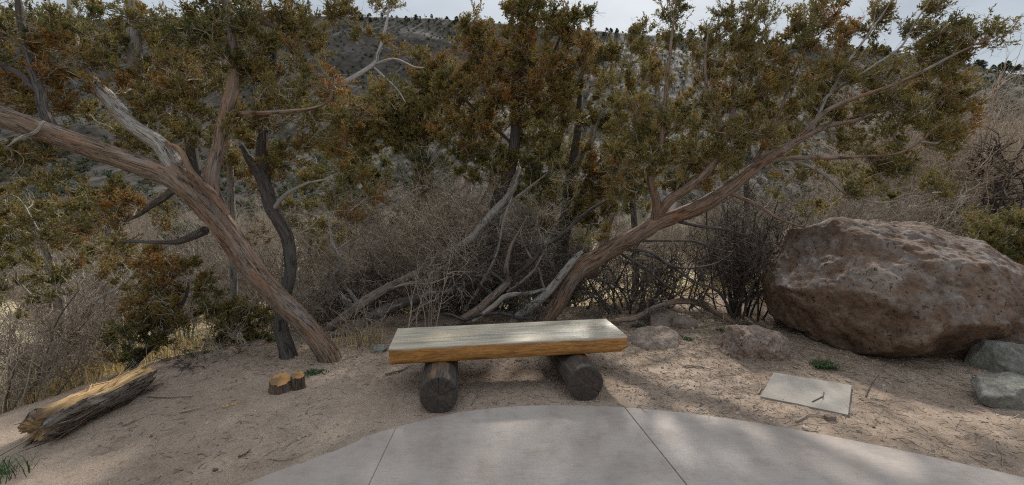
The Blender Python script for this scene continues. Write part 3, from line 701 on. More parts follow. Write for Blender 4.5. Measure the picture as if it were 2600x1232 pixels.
class Tree:
    def __init__(s, label, base, group=None, bark='bark', twig='twig', name='juniper_tree'):
        base = np.array(base, float); base[2] = gz(base[0], base[1]); s.root = thing(name, label, 'tree', base, group); s.bark, s.twigm = bark, twig
        s.sp, s.sr, s.sd = [], [], []; s.paths = []
    def limb(s, pts, rad, name='limb', sides=26, step=.025, rough=.09, seed=None, mat_=None, tint=0.0, skel=True, mb=None):
        W = np.array([P(*p) if len(p) == 3 else G(p[0], p[1]) for p in pts]) if not isinstance(pts, np.ndarray) else pts
        q, par = resample(W, step); r = np.interp(par, np.linspace(0, len(W) - 1, len(rad)), rad)
        if np.mean(rad) < .04:
            q = q + .25 * np.mean(rad) * fbm(q * 6, 2, 77)[:, None] * np.array([1, .5, 1])
        m = MB() if mb is None else mb; tube(m, q, r, sides if np.max(rad) > .03 else 10, rough, int(rng.integers(0, 99)) if seed is None else seed, tint)
        if mb is None: m.build(name, M[mat_ or s.bark], s.root)
        if skel:
            k = max(1, int(.05 / step)); s.sp.append(q[::k]); s.sr.append(r[::k]); s.sd.append(unit(np.gradient(q, axis=0))[::k])
        return q
    def shreds(s, q, rad, n, mat_='bark'):
        """loose fibrous strips of bark peeling along a trunk"""
        r = np.interp(np.linspace(0, 1, len(q)), np.linspace(0, 1, len(rad)), rad); T = unit(np.gradient(q, axis=0)); A_ = unit(np.cross(T, [.3, .9, .1])); B2 = np.cross(T, A_)
        out, K = [], 7
        for _ in range(n):
            st = int(rng.integers(1, 4)); i0 = int(rng.integers(0, max(1, len(q) - K * st - 1))); a = rng.uniform(0, 6.28); idx = i0 + np.arange(K) * st; aa = a + np.linspace(0, rng.normal(0, .35), K)
            lift = 1.0 + .03 * rng.uniform() + np.linspace(0, rng.uniform(0, .16), K) ** 1.5
            if rng.uniform() < .5: lift = lift[::-1]
            out.append(q[idx] + (A_[idx] * np.cos(aa)[:, None] + B2[idx] * np.sin(aa)[:, None]) * (r[idx] * lift)[:, None])
        mb = MB(); batch_tubes(mb, np.array(out), rng.uniform(.0025, .0055, (n, 1)) * np.array([.4, .8, 1, 1, .9, .7, .3])[None], 4, rng.uniform(0, .8, n)); mb.build('bark_strips', M[mat_], s.root)
    def crown(s, blobs, R=.13, nspr=16, nleaf=9, maxr=.022, dead=.0, up=.45, ll=.030, lw=.0085, minr=.0022, wind=(0, 0, 0), Rj=.5, noleaf=False, exp=.5):
        """blobs: px, py, rx, ry, Y, dY, n, tint  ->  clumps, each joined to the nearest wood by its own branch"""
        C, T = [], []
        for px, py, rx, ry, Y, dY, n, t in blobs:
            a = rng.uniform(0, 2 * np.pi, n); q = np.sqrt(rng.uniform(0, 1, n))
            yy = Y + rng.uniform(-1, 1, n) * dY
            for i in range(n): C.append(P(px + rx * q[i] * np.cos(a[i]), py + ry * q[i] * np.sin(a[i]), yy[i])); T.append(t + rng.normal(0, .10))
        C = np.array(C); T = np.array(T); SP = np.concatenate(s.sp); SD = np.concatenate(s.sd); SR = np.concatenate(s.sr)
        owner = np.full(len(SP), -1); d0 = np.min(np.linalg.norm(C[:, None] - SP[None], axis=2), axis=1); order = np.argsort(d0)
        paths, par, Mp = [], [], 9; CD = np.zeros_like(C)
        for c in order:
            v = C[c] - SP; dist = np.linalg.norm(v, axis=1); cost = dist + .55 * np.maximum(-v[:, 2], 0) - .18 * np.minimum(np.sum(v * SD, 1), .6) + .0 * SR
            k = int(np.argmin(cost)); a, dd = SP[k], dist[k]; t = np.linspace(0, 1, Mp)[:, None]
            d1 = unit(SD[k] * .7 + unit(v[k]) * .7); ctrl = a + d1 * dd * .5 + np.array([0, 0, -.06 * dd])
            q = (1 - t) ** 2 * a + 2 * t * (1 - t) * ctrl + t * t * C[c]
            q = q + np.sin(t * np.pi) * fbm(np.stack([t[:, 0] * 2.6 + c * 3.1, t[:, 0] * 0, t[:, 0] * 0], -1)[:, None] + np.arange(3)[None, :, None] * 9.1, 2, 5)[:, :] * dd * .16
            paths.append(q); par.append(owner[k]); CD[c] = unit(q[-1] - q[-3])
            SP = np.vstack([SP, q[3:]]); SD = np.vstack([SD, unit(np.gradient(q, axis=0))[3:]]); SR = np.append(SR, np.full(Mp - 3, .01)); owner = np.append(owner, np.full(Mp - 3, len(paths) - 1))
        w = np.ones(len(paths))
        for i in range(len(paths) - 1, -1, -1):
            if par[i] >= 0: w[par[i]] += w[i]
        r = np.minimum(minr * 1.25 * w ** exp + .0012, maxr); rr = np.stack([np.maximum(x * np.linspace(1, .45, Mp), .0016) for x in r]) if len(r) else np.zeros((0, Mp))
        tb = MB(); big = r > .009; PP = np.array(paths)
        batch_tubes(tb, PP[big], rr[big], 7, rng.uniform(.2, .7, int(big.sum()))); batch_tubes(tb, PP[~big], rr[~big], 4, rng.uniform(.3, 1, int((~big).sum())))
        # dead side twigs
        if len(PP):
            s1, dd1, _, _ = spawn(PP, 2, .15, .95); p1 = walks(s1, deflect(dd1, .8), rng.uniform(.08, .28, len(s1)), 6, .22, .0, .12); batch_tubes(tb, p1, np.linspace(.0028, .0012, 6)[None], 3, rng.uniform(.4, 1, len(s1)))
            s2, dd2, _, _ = spawn(p1, 2, .3, .95); p2 = walks(s2, deflect(dd2, .8), rng.uniform(.04, .14, len(s2)), 4, .22, .0, .12); batch_tubes(tb, p2, np.linspace(.0016, .001, 4)[None], 3, rng.uniform(.4, 1, len(s2)))
        lb = MB(); live = rng.uniform(0, 1, len(C)) >= dead
        if not noleaf:
            D = unit(CD * .7 + np.array([0, 0, up]) + np.array(wind) + rng.normal(size=C.shape) * .22)
            RR = R * rng.uniform(1 - Rj, 1 + Rj, len(C)); L = np.where(live)[0]
            foliage(lb, tb, C[L], D[L], RR[L], T[L], nspr, nleaf, ll, lw, sl=ll * 2.8)
            # a second, smaller tuft part-way along the outer shoots
            mid = PP[:, 6][np.argsort(order)] if len(PP) else C
            L2 = L[rng.uniform(0, 1, len(L)) < .35]; foliage(lb, tb, mid[L2], D[L2], RR[L2] * .7, T[L2] - .08, max(3, nspr // 2), nleaf, ll, lw, sl=ll * 2.8)
        s.twigs = tb; s.leaves = lb
        tb.build('branches', M[s.twigm], s.root)
        if lb.n: lb.build('crown', M['leaf'], s.root)

# ------------------------------------------------------------------ the junipers around the bench
def B_(rows, k=1.0, back=0.0, tadd=0.0):
    return [(px, py, rx, ry, Y + back, dY, max(1, int(k * rx * ry * (.0018 if Y < 5.15 else .0025) * m + .5)), t + tadd) for px, py, rx, ry, Y, dY, m, t in rows]
# A: leaning twisted juniper on the left
A = Tree('big leaning juniper left of the bench, its stripped trunk forking into a long grey limb', P(840, 918, 3.97))
qA = A.limb([(850, 945, 3.98), (826, 890, 3.97), (772, 822, 3.94), (715, 765, 3.91), (670, 718, 3.88), (638, 680, 3.86), (602, 628, 3.84), (555, 560, 3.81), (510, 505, 3.79), (474, 468, 3.77), (436, 432, 3.76)],
       [.108, .094, .088, .085, .086, .094, .090, .094, .104, .106, .09], 'trunk', 64, .014, .11, 5, tint=0.18)
A.shreds(qA, [.108, .094, .088, .085, .086, .094, .090, .094, .104, .106, .09], 150)
qA = A.limb([(478, 480, 3.77), (430, 448, 3.75), (355, 420, 3.72), (254, 384, 3.68), (152, 348, 3.62), (51, 312, 3.56), (-60, 275, 3.5), (-220, 225, 3.4)], [.082, .086, .082, .080, .079, .077, .075, .065], sides=52, step=.016, rough=.10, seed=8)
A.shreds(qA, [.082, .086, .082, .080, .079, .077, .075, .065], 90)
A.limb([(462, 462, 3.78), (440, 415, 3.80), (406, 366, 3.85), (330, 315, 3.95), (274, 249, 4.05), (228, 203, 4.1), (193, 152, 4.2), (188, 100, 4.3), (180, 30, 4.35), (176, -40, 4.4), (165, -140, 4.4)], [.10, .085, .07, .062, .062, .058, .045, .04, .03, .02, .006], sides=40, step=.018, rough=.11, mat_='bark_grey')
A.limb([(578, 545, 3.74), (548, 500, 3.71), (512, 468, 3.69), (486, 436, 3.69), (469, 400, 3.70), (452, 378, 3.72), (420, 363, 3.78)], [.02, .03, .03, .026, .024, .022, .012], sides=16, step=.016, rough=.18, tint=.5)
A.limb([(572, 575, 3.82), (540, 500, 3.83), (536, 447, 3.85), (553, 381, 3.9), (569, 305, 3.95), (589, 229, 4.0), (592, 168, 4.05), (584, 51, 4.15), (574, -10, 4.2), (570, -80, 4.2), (580, -200, 4.25), (560, -330, 4.3)], [.06, .066, .060, .056, .054, .054, .046, .042, .036, .03, .02, .006], sides=36, step=.018, rough=.11, tint=.2)
A.limb([(566, 312, 3.95), (609, 289, 3.9), (660, 287, 3.87), (711, 284, 3.85), (765, 280, 3.8), (813, 269, 3.8), (838, 249, 3.8), (848, 188, 3.78)], [.026, .022, .018, .016, .014, .012, .010, .007], sides=12, tint=.4)
A.limb([(150, 352, 3.62), (130, 315, 3.63), (112, 279, 3.65), (102, 234, 3.7), (76, 152, 3.75), (51, 51, 3.8), (40, -40, 3.8), (30, -150, 3.8)], [.05, .042, .036, .034, .03, .026, .02, .006], sides=22, mat_='bark_dark')
A.limb([(103, 238, 3.7), (50, 190, 3.72), (0, 165, 3.75), (-70, 140, 3.75)], [.026, .024, .022, .02], sides=14, mat_='bark_dark')
A.limb([(14, 376, 3.5), (50, 350, 3.5), (91, 335, 3.5), (112, 308, 3.5)], [.006, .010, .012, .008], sides=8, mat_='bark_pale')
A.limb([(520, 585, 3.88), (490, 600, 3.95), (457, 612, 4.0), (420, 616, 4.05), (369, 614, 4.1), (280, 616, 4.2)], [.04, .036, .03, .022, .016, .008], sides=14, mat_='bark_dark')
A.limb([(440, 482, 3.8), (412, 505, 3.85), (387, 520, 3.9), (354, 545, 4.0), (325, 560, 4.05)], [.035, .03, .026, .018, .008], sides=14, mat_='bark_dark')
A.crown(B_([
    (80, 70, 110, 70, 4.0, .6, 1.1, .45), (210, 90, 110, 90, 4.2, .6, 1.5, .45), (120, 130, 60, 50, 3.7, .2, 2.0, .78), (60, 235, 80, 50, 3.7, .3, 1.8, .8), (160, 225, 55, 60, 3.9, .3, 1.2, .72), (215, 160, 50, 50, 4.0, .3, 1.3, .7),
    (60, 395, 75, 28, 3.45, .12, 2.6, .52), (130, 360, 22, 22, 3.5, .08, 2, .65), (300, 25, 90, 35, 4.2, .6, 1.0, .45), (460, 70, 90, 50, 4.2, .6, 1.2, .38), (585, 70, 110, 100, 4.1, .5, 2.3, .36), (640, 120, 50, 55, 4.0, .3, 1.8, .6),
    (430, 190, 70, 60, 4.2, .5, 1.4, .75), (330, 240, 50, 70, 4.2, .4, 1.3, .65), (395, 270, 70, 45, 4.1, .4, 2.0, .62), (440, 330, 70, 40, 4.0, .3, 1.6, .45), (500, 250, 60, 60, 4.0, .4, 1.7, .58), (520, 340, 50, 50, 3.95, .3, 1.5, .42),
    (250, 180, 50, 40, 4.1, .3, 1.0, .7), (640, 290, 70, 40, 3.9, .3, 1.4, .50), (700, 260, 60, 60, 3.9, .3, 1.3, .55), (770, 250, 70, 45, 3.85, .3, 1.5, .55), (850, 210, 30, 55, 3.8, .2, 2.2, .80), (630, 190, 50, 50, 4.0, .4, 1.4, .5), (590, 330, 50, 30, 3.9, .3, 1.2, .5),
    (320, 525, 60, 45, 3.95, .25, 2.0, .78), (255, 490, 60, 35, 4.1, .3, 1.1, .5), (330, 590, 45, 30, 4.1, .2, .9, .6), (410, 440, 30, 20, 3.68, .06, 1.5, .35), (400, 545, 40, 30, 4.0, .2, .9, .65), (-60, 120, 90, 160, 3.9, .5, 1.2, .5), (560, -150, 90, 80, 4.2, .3, .6, .45), (180, -110, 80, 60, 4.3, .3, .6, .45), (40, -110, 60, 50, 3.8, .3, .6, .5), (100, 450, 80, 30, 3.9, .3, .8, .5)], 1.06, .24, -.06),
    R=.105, nspr=7, nleaf=8, ll=.017, lw=.0115)
# B: dark upright juniper behind A
B = Tree('slender dark barked juniper standing upright just behind the leaning left trunk', P(733, 915, 4.02), bark='bark_dark')
B.limb([(738, 935, 4.02), (728, 885, 4.05), (714, 830, 4.1), (722, 760, 4.2), (738, 690, 4.25), (731, 610, 4.3), (708, 560, 4.3), (686, 518, 4.32), (666, 432, 4.35), (666, 355, 4.38), (675, 264, 4.4), (683, 203, 4.42), (696, 102, 4.45), (711, 72, 4.45), (731, 25, 4.45), (748, -50, 4.45), (760, -150, 4.45), (752, -240, 4.45)],
       [.09, .072, .066, .062, .06, .062, .064, .066, .058, .050, .05, .046, 0.042, .036, .03, .024, .014, .005], 'trunk', 36, .02, .14)
B.limb([(711, 78, 4.45), (690, 65, 4.42), (668, 45, 4.4), (655, 0, 4.4), (650, -40, 4.4)], [.03, .028, .024, .02, .016], sides=12, mat_='bark_grey')
B.limb([(672, 470, 4.34), (650, 430, 4.3), (628, 400, 4.3), (612, 370, 4.3)], [.05, .044, .036, .02], sides=16)
B.limb([(676, 225, 4.42), (740, 215, 4.4), (790, 205, 4.4), (850, 170, 4.4)], [.02, .016, .012, .008], sides=10, mat_='bark_grey')
B.limb([(690, 540, 4.3), (720, 500, 4.25), (770, 470, 4.2), (830, 455, 4.2)], [.026, .02, .014, .008], sides=10, mat_='bark_grey')
B.limb([(668, 330, 4.38), (740, 300, 4.5), (820, 240, 4.6), (880, 207, 4.7), (946, 166, 4.8), (958, 140, 4.8), (971, 102, 4.85), (985, 40, 4.9), (995, -30, 4.9)], [.03, .028, .024, .026, .024, .018, .016, .012, .008], sides=14, mat_='bark_pale')
B.limb([(946, 166, 4.8), (1000, 150, 4.85), (1050, 170, 4.9), (1075, 172, 4.9)], [.014, .012, .009, .005], sides=8, mat_='bark_pale')
B.limb([(950, 172, 4.8), (985, 205, 4.8), (1010, 230, 4.8), (1030, 260, 4.8)], [.012, .010, .008, .005], sides=8, mat_='bark_pale')
B.crown(B_([(700, 150, 60, 70, 4.4, .4, 1.3, .5), (760, 130, 70, 70, 4.5, .4, 1.5, .55), (820, 60, 60, 60, 4.5, .4, 1.8, .5), (880, 25, 45, 40, 4.5, .3, 1.8, .5), (690, 20, 60, 40, 4.4, .3, 1.5, .5), (770, 40, 50, 45, 4.5, .3, 1.5, .48),
    (890, 85, 25, 40, 4.6, .2, 1.4, .5), (980, 30, 28, 40, 4.9, .15, 2.2, .5), (965, 85, 24, 30, 4.85, .15, 1.6, .5), (1010, 130, 24, 30, 4.85, .2, 1.4, .6), (720, 420, 50, 60, 4.3, .3, 1.3, .5), (660, 460, 30, 40, 4.2, .2, 1.6, .72), (800, 330, 70, 50, 4.5, .4, 1.2, .5),
    (860, 300, 60, 60, 4.6, .4, 1.3, .5), (920, 260, 50, 50, 4.7, .3, 1.5, .5), (760, 380, 60, 40, 4.4, .3, 1.2, .6), (870, 400, 40, 40, 4.3, .3, 1.2, .7), (620, 300, 60, 60, 4.6, .3, .9, .5), (900, 560, 45, 40, 4.8, .3, 1.7, .8), (640, 610, 40, 40, 4.4, .2, .8, .6), (930, 480, 50, 50, 4.9, .3, 1.0, .7),
    (1000, 230, 40, 40, 4.9, .2, 1.5, .45), (660, 380, 60, 60, 4.5, .3, 1.0, .45), (750, -110, 60, 70, 4.45, .3, .8, .45)], .92, .12), R=.105, nspr=7, nleaf=8, ll=.017, lw=.0115)
# F: background juniper with a broken grey snag
F = Tree('thin juniper behind the forked left trunk carrying a broken grey snag', P(592, 850, 5.4), bark='bark_grey')
F.limb([(592, 880, 5.4), (592, 700, 5.4), (589, 560, 5.4), (584, 430, 5.4), (576, 330, 5.4), (560, 200, 5.4), (550, 100, 5.4)], [.05, .046, .042, .038, .034, .026, .015], 'trunk', 20)
F.limb([(590, 640, 5.4), (540, 540, 5.3), (498, 440, 5.2), (482, 350, 5.2), (470, 290, 5.2), (430, 250, 5.2)], [.05, .055, .06, .06, .05, .03], sides=20, mat_='bark_dark')
F.limb([(480, 330, 5.2), (410, 290, 5.2), (352, 243, 5.1), (344, 178, 5.1), (340, 91, 5.1), (335, 20, 5.1), (332, -40, 5.1), (340, -160, 5.1), (330, -260, 5.1)], [.05, .06, .072, .074, .066, .05, .04, .022, .006], sides=26)
F.limb([(362, 240, 5.1), (410, 170, 5.2), (375, 90, 5.2), (390, 70, 5.2)], [.02, .05, .036, .02], sides=14, mat_='bark_dark')
F.crown(B_([(430, 130, 90, 70, 5.2, .5, 1.0, .55), (300, 120, 90, 60, 5.2, .5, .8, .45), (520, 180, 60, 70, 5.4, .4, 1.0, .55), (250, 300, 60, 40, 5.4, .4, .7, .4), (480, 420, 60, 40, 5.3, .3, .8, .45), (620, 420, 50, 60, 5.4, .3, .8, .55), (360, 340, 70, 40, 5.2, .3, .9, .45)], 1.2), R=.12, nspr=7, nleaf=8, ll=.02, lw=.014)
# C: right-hand wind-swept juniper
Ct = Tree('sprawling wind swept juniper right of the bench whose trunk leans towards the boulder', P(1380, 816, 5.25))
qC = Ct.limb([(1372, 850, 5.28), (1385, 812, 5.26), (1420, 768, 5.24), (1445, 718, 5.2), (1480, 677, 5.16), (1523, 652, 5.12), (1568, 625, 5.07), (1629, 590, 5.0), (1668, 566, 4.97), (1720, 547, 4.93), (1769, 528, 4.9), (1806, 508, 4.87), (1872, 462, 4.82), (1933, 413, 4.78), (1994, 376, 4.74), (2055, 340, 4.7), (2110, 318, 4.68), (2167, 308, 4.65), (2217, 288, 4.6)],
       [.105, .098, .094, .096, .106, .098, .090, .084, .090, .078, .082, .078, .068, .056, .046, .036, .026, .018, .010], 'trunk', 60, .016, .12, 14, tint=0.3)
Ct.shreds(qC[:170], [.105, .098, .094, .096, .106, .098, .090, .084, .090, .078], 150)
Ct.limb([(1296, 846, 5.2), (1308, 812, 5.19), (1356, 774, 5.17), (1395, 738, 5.15), (1432, 692, 5.11), (1462, 655, 5.06), (1478, 640, 5.03)], [.052, .05, .050, .048, .044, .034, .02], 'limb', 40, .016, .13, mat_='bark_grey')
Ct.limb([(1660, 575, 4.97), (1664, 545, 4.93), (1668, 510, 4.9), (1655, 480, 4.9), (1653, 440, 4.92), (1675, 380, 5.0), (1690, 250, 5.1), (1700, 150, 5.15), (1712, 40, 5.2), (1722, -40, 5.2)], [.05, .05, .046, .04, .036, .03, .024, .018, .012, .007], sides=24, tint=.35)
Ct.limb([(1662, 560, 4.95), (1700, 510, 4.85), (1750, 475, 4.8), (1806, 425, 4.8), (1845, 350, 4.85), (1862, 280, 4.9), (1868, 200, 4.95), (1885, 110, 5.0), (1895, 20, 5.0)], [.055, .055, .048, .04, .034, .028, .022, .016, .01], sides=26, tint=.3)
Ct.limb([(1845, 350, 4.85), (1800, 260, 4.95), (1790, 160, 5.0), (1800, 60, 5.05)], [.024, .02, .015, .008], sides=12)
for pts, r in (([(2000, 372, 4.74), (2050, 330, 4.68), (2095, 284, 4.6), (2172, 249, 4.5), (2263, 218, 4.4), (2340, 183, 4.3), (2420, 140, 4.25), (2520, 95, 4.2)], [.034, .032, .030, .026, .022, .018, .013, .006]),
               ([(2060, 335, 4.7), (2095, 254, 4.75), (2111, 234, 4.78), (2146, 168, 4.8), (2187, 112, 4.85), (2238, 41, 4.9), (2270, -10, 4.9)], [.028, .026, .024, .02, .016, .011, .007]),
               ([(2111, 234, 4.78), (2202, 178, 4.65), (2284, 122, 4.6), (2310, 80, 4.6), (2334, 41, 4.6), (2370, -10, 4.6)], [.02, .017, .014, .012, .010, .006]),
               ([(1950, 410, 4.78), (2014, 401, 4.65), (2116, 401, 4.55), (2207, 396, 4.45), (2273, 391, 4.4), (2330, 365, 4.35), (2380, 320, 4.3)], [.034, .03, .026, .022, .018, .014, .008]),
               ([(1840, 485, 4.85), (1872, 498, 4.8), (1933, 528, 4.75), (1984, 559, 4.7), (2045, 579, 4.7)], [.034, .03, .026, .02, .010]),
               ([(2000, 400, 4.7), (2085, 437, 4.6), (2136, 482, 4.5), (2190, 505, 4.5), (2238, 515, 4.45), (2300, 505, 4.4), (2365, 490, 4.35)], [.026, .024, .02, .018, .014, .010, .006]),
               ([(1985, 380, 4.74), (2060, 330, 4.9), (2170, 300, 5.0), (2290, 270, 5.0), (2400, 240, 5.0), (2450, 225, 5.0)], [.03, .026, .022, .017, .012, .006]),
               ([(1900, 440, 4.8), (1960, 330, 4.9), (2000, 230, 5.0), (2040, 130, 5.05), (2080, 40, 5.1)], [.034, .03, .022, .016, .008])):
    Ct.limb(pts, [.74 * x for x in r], sides=14, step=.03, mat_='bark_grey' if r[0] < .033 else None, tint=.15)
Ct.crown(B_([(1600, 330, 70, 80, 4.9, .5, 1.7, .48), (1620, 420, 70, 70, 4.7, .3, 1.9, .46), (1570, 450, 35, 40, 4.8, .3, 1.8, .75), (1680, 260, 70, 80, 5.0, .4, 1.5, .55), (1740, 340, 80, 70, 4.9, .4, 1.8, .48), (1700, 440, 80, 50, 4.8, .3, 1.7, .52), (1790, 420, 60, 50, 4.75, .25, 1.8, .58),
    (1795, 465, 35, 22, 4.65, .1, 2.2, .82), (1830, 330, 70, 70, 4.8, .4, 1.9, .5), (1800, 220, 70, 80, 4.95, .4, 1.5, .6), (1780, 110, 45, 40, 5.0, .3, 1.5, .45), (1870, 60, 55, 60, 5.0, .3, 2.4, .4), (1890, 130, 60, 60, 5.0, .4, 1.7, .5), (1940, 240, 80, 70, 4.9, .4, 1.8, .52), (1960, 40, 60, 50, 5.0, .3, 1.3, .42),
    (2010, 120, 70, 60, 5.0, .4, 1.8, .5), (2050, 60, 60, 50, 5.05, .3, 1.5, .48), (2100, 30, 45, 40, 5.05, .3, 1.2, .48), (2140, 75, 50, 45, 4.95, .3, 2.0, .72), (2110, 150, 60, 50, 4.9, .4, 1.9, .62), (2200, 60, 40, 35, 4.85, .2, 1.6, .45), (2240, 20, 45, 25, 4.9, .15, 1.8, .55), (2220, 110, 25, 30, 4.85, .15, 1.2, .35),
    (2350, 10, 32, 35, 4.6, .12, 2.0, .55), (2325, 75, 28, 40, 4.6, .12, 2.2, .4), (2345, 120, 35, 30, 4.6, .15, 2.3, .4), (2410, 80, 40, 30, 4.4, .15, 1.8, .42), (2450, 110, 55, 40, 4.3, .2, 2.2, .45), (2520, 85, 45, 18, 4.2, .12, 2.4, .42), (2410, 150, 45, 30, 4.4, .2, 2.0, .42), (2380, 180, 60, 30, 4.5, .3, 1.8, .45),
    (2050, 220, 80, 60, 4.9, .4, 1.6, .52), (2180, 190, 80, 50, 4.8, .4, 1.8, .5), (2270, 200, 70, 50, 4.7, .4, 1.9, .45), (1960, 330, 70, 50, 4.7, .4, 1.3, .5), (2060, 290, 60, 40, 4.7, .3, 1.2, .5), (2180, 270, 70, 50, 4.6, .4, 1.5, .55), (2290, 270, 70, 50, 4.6, .4, 1.9, .48), (2400, 250, 60, 50, 4.8, .3, 1.9, .55), (2440, 215, 45, 45, 4.9, .2, 1.6, .48),
    (2440, 290, 45, 45, 4.8, .3, 1.8, .62), (2360, 320, 60, 40, 4.4, .3, 1.6, .5), (2400, 350, 35, 40, 4.4, .2, 2.0, .55), (2240, 350, 50, 40, 4.5, .3, 1.7, .38), (2150, 340, 50, 40, 4.6, .3, 1.3, .5), (2300, 400, 45, 30, 4.4, .2, 1.7, .42), (2390, 380, 35, 30, 4.3, .2, 1.8, .48), (2210, 430, 55, 35, 4.5, .25, 1.9, .5), (2290, 430, 40, 25, 4.4, .2, 1.7, .35),
    (2180, 480, 50, 25, 4.45, .2, 1.8, .42), (2250, 490, 40, 25, 4.4, .2, 1.4, .42), (2380, 470, 40, 30, 4.35, .15, 2.0, .5), (2120, 430, 40, 30, 4.6, .2, 1.0, .5), (2080, 520, 60, 30, 4.6, .3, .8, .6), (2000, 470, 50, 40, 4.8, .3, .7, .5), (1930, 330, 50, 50, 4.6, .2, 1.3, .62), (1560, 240, 60, 60, 5.2, .3, .6, .5),
    (1715, 40, 28, 45, 5.2, .15, 2.0, .42), (1705, 110, 22, 30, 5.15, .12, 1.6, .45), (1640, 180, 40, 40, 5.2, .3, 1.2, .55), (1510, 590, 25, 30, 4.9, .1, 1.8, .55), (1860, 400, 40, 40, 4.6, .2, 1.2, .6), (1600, 500, 50, 30, 4.8, .2, 1.3, .45), (1860, 200, 60, 60, 5.0, .4, 1.4, .62), (1980, 190, 60, 50, 5.0, .4, 1.5, .6)], 1.34, .16),
    R=.105, nspr=7, nleaf=8, ll=.017, lw=.0115, wind=(.45, -.1, .1))
# dead lower boughs of C
db = Tree.__new__(Tree); db.root = Ct.root; db.sp, db.sr, db.sd = [], [], []; db.bark = 'bark_dark'; db.twigm = 'twig_dark'
m_ = MB()
for pts, r in (([(1585, 634, 5.05), (1648, 640, 5.0), (1693, 668, 5.0), (1741, 682, 5.0), (1810, 671, 5.0), (1850, 650, 5.0)], [.018, .017, .015, .012, .010, .005]),
               ([(1620, 613, 5.0), (1693, 611, 4.95), (1758, 613, 4.95), (1803, 627, 4.95), (1850, 640, 4.95)], [.016, .015, .013, .010, .005]),
               ([(1560, 638, 5.08), (1579, 646, 5.1), (1638, 682, 5.1), (1693, 726, 5.15), (1741, 761, 5.2), (1790, 800, 5.2)], [.018, .017, .015, .013, .01, .006]),
               ([(1640, 645, 5.0), (1693, 668, 5.05), (1758, 713, 5.1), (1810, 733, 5.15), (1837, 757, 5.2), (1861, 806, 5.3)], [.012, .015, .015, .016, .018, .02]),
               ([(1710, 560, 4.95), (1780, 575, 4.9), (1850, 585, 4.9), (1930, 610, 4.9)], [.022, .018, .014, .007]),
               ([(1470, 700, 5.2), (1530, 712, 5.2), (1580, 735, 5.25), (1640, 790, 5.3)], [.014, .012, .01, .006])):
    db.limb(pts, r, sides=9, step=.03, mb=m_, rough=.12)
m_.build('dead_boughs', M['bark_dark'], Ct.root)
for pts, r in (([(1372, 800, 5.3), (1310, 770, 5.35), (1230, 735, 5.4), (1150, 690, 5.5), (1090, 660, 5.6)], [.034, .032, .028, .022, .01]), ([(1360, 790, 5.3), (1300, 730, 5.4), (1240, 690, 5.5), (1190, 650, 5.6), (1150, 600, 5.7)], [.026, .026, .022, .018, .008]),
               ([(1390, 770, 5.3), (1370, 700, 5.5), (1340, 640, 5.6), (1330, 590, 5.7), (1345, 540, 5.8)], [.026, .024, .02, .016, .008]), ([(1350, 815, 5.1), (1270, 800, 5.1), (1190, 810, 5.0), (1120, 800, 5.0), (1040, 815, 4.95)], [.03, .03, .026, .02, .01]),
               ([(1400, 760, 5.4), (1430, 690, 5.6), (1470, 620, 5.8), (1490, 570, 5.9)], [.024, .022, .018, .01]), ([(1360, 780, 5.4), (1290, 700, 5.6), (1210, 640, 5.7), (1120, 610, 5.8), (1050, 600, 5.9)], [.02, .02, .017, .013, .006]),
               ([(1385, 800, 5.3), (1450, 770, 5.4), (1540, 740, 5.5), (1640, 735, 5.5)], [.02, .019, .016, .008])):
    q_ = np.array([P(*p) for p in pts]); qq, par = resample(q_, .025); qq = qq + .07 * np.stack([fbm(qq * 3 + 9 * k, 2, 7 + k) for k in range(3)], -1); mb_ = MB()
    tube(mb_, qq, .72 * np.interp(par, np.linspace(0, len(q_) - 1, len(r)), r), 14, .14, int(rng.integers(0, 99))); mb_.build('dead_limb', M['bark_dark' if rng.uniform() < .5 else 'bark_log'], Ct.root); db.sp.append(qq[::2]); db.sr.append(np.full(len(qq[::2]), .01)); db.sd.append(unit(np.gradient(qq, axis=0))[::2])
db.crown(B_([(1200, 690, 110, 60, 5.5, .3, 1.2, 0), (1120, 760, 90, 50, 5.2, .3, .8, 0), (1300, 660, 80, 70, 5.5, .3, 1.2, 0), (1420, 680, 70, 60, 5.5, .3, 1.0, 0)] + [tuple(r) for r in ((1700, 640, 90, 40, 5.0, .3, 1.2, 0), (1800, 640, 90, 60, 5.0, .3, 1.2, 0), (1650, 720, 90, 60, 5.15, .3, 1.3, 0), (1760, 740, 80, 60, 5.15, .3, 1.3, 0), (1560, 760, 80, 60, 5.2, .2, 1.3, 0), (1860, 580, 60, 50, 4.9, .3, 1.1, 0))], 1.3), noleaf=True, minr=.0028, exp=.42)
# D, E, K: the junipers behind the bench
D = Tree('rust brown juniper with a tall dark trunk behind the middle of the bench', P(1250, 800, 6.3), bark='bark_dark')
D.limb([(1246, 840, 6.3), (1254, 720, 6.3), (1258, 620, 6.3), (1262, 520, 6.3), (1276, 472, 6.28), (1297, 421, 6.26), (1307, 355, 6.25), (1313, 284, 6.25), (1324, 230, 6.25), (1340, 150, 6.25), (1352, 76, 6.25), (1358, 0, 6.25), (1362, -70, 6.25)], [.11, .10, .095, .095, .09, .085, .08, .072, .055, .04, .03, .022, .014], 'trunk', 30, .025, .14, tint=0)
D.limb([(1320, 430, 6.2), (1296, 490, 6.1), (1236, 559, 5.9), (1198, 605, 5.8), (1164, 627, 5.75), (1125, 655, 5.7)], [.04, .05, .058, .055, .05, .035], sides=20, mat_='bark_grey')
D.limb([(1262, 560, 6.3), (1290, 520, 6.2), (1340, 480, 6.1), (1390, 440, 6.0)], [.03, .026, .02, .01], sides=12, mat_='bark_grey')
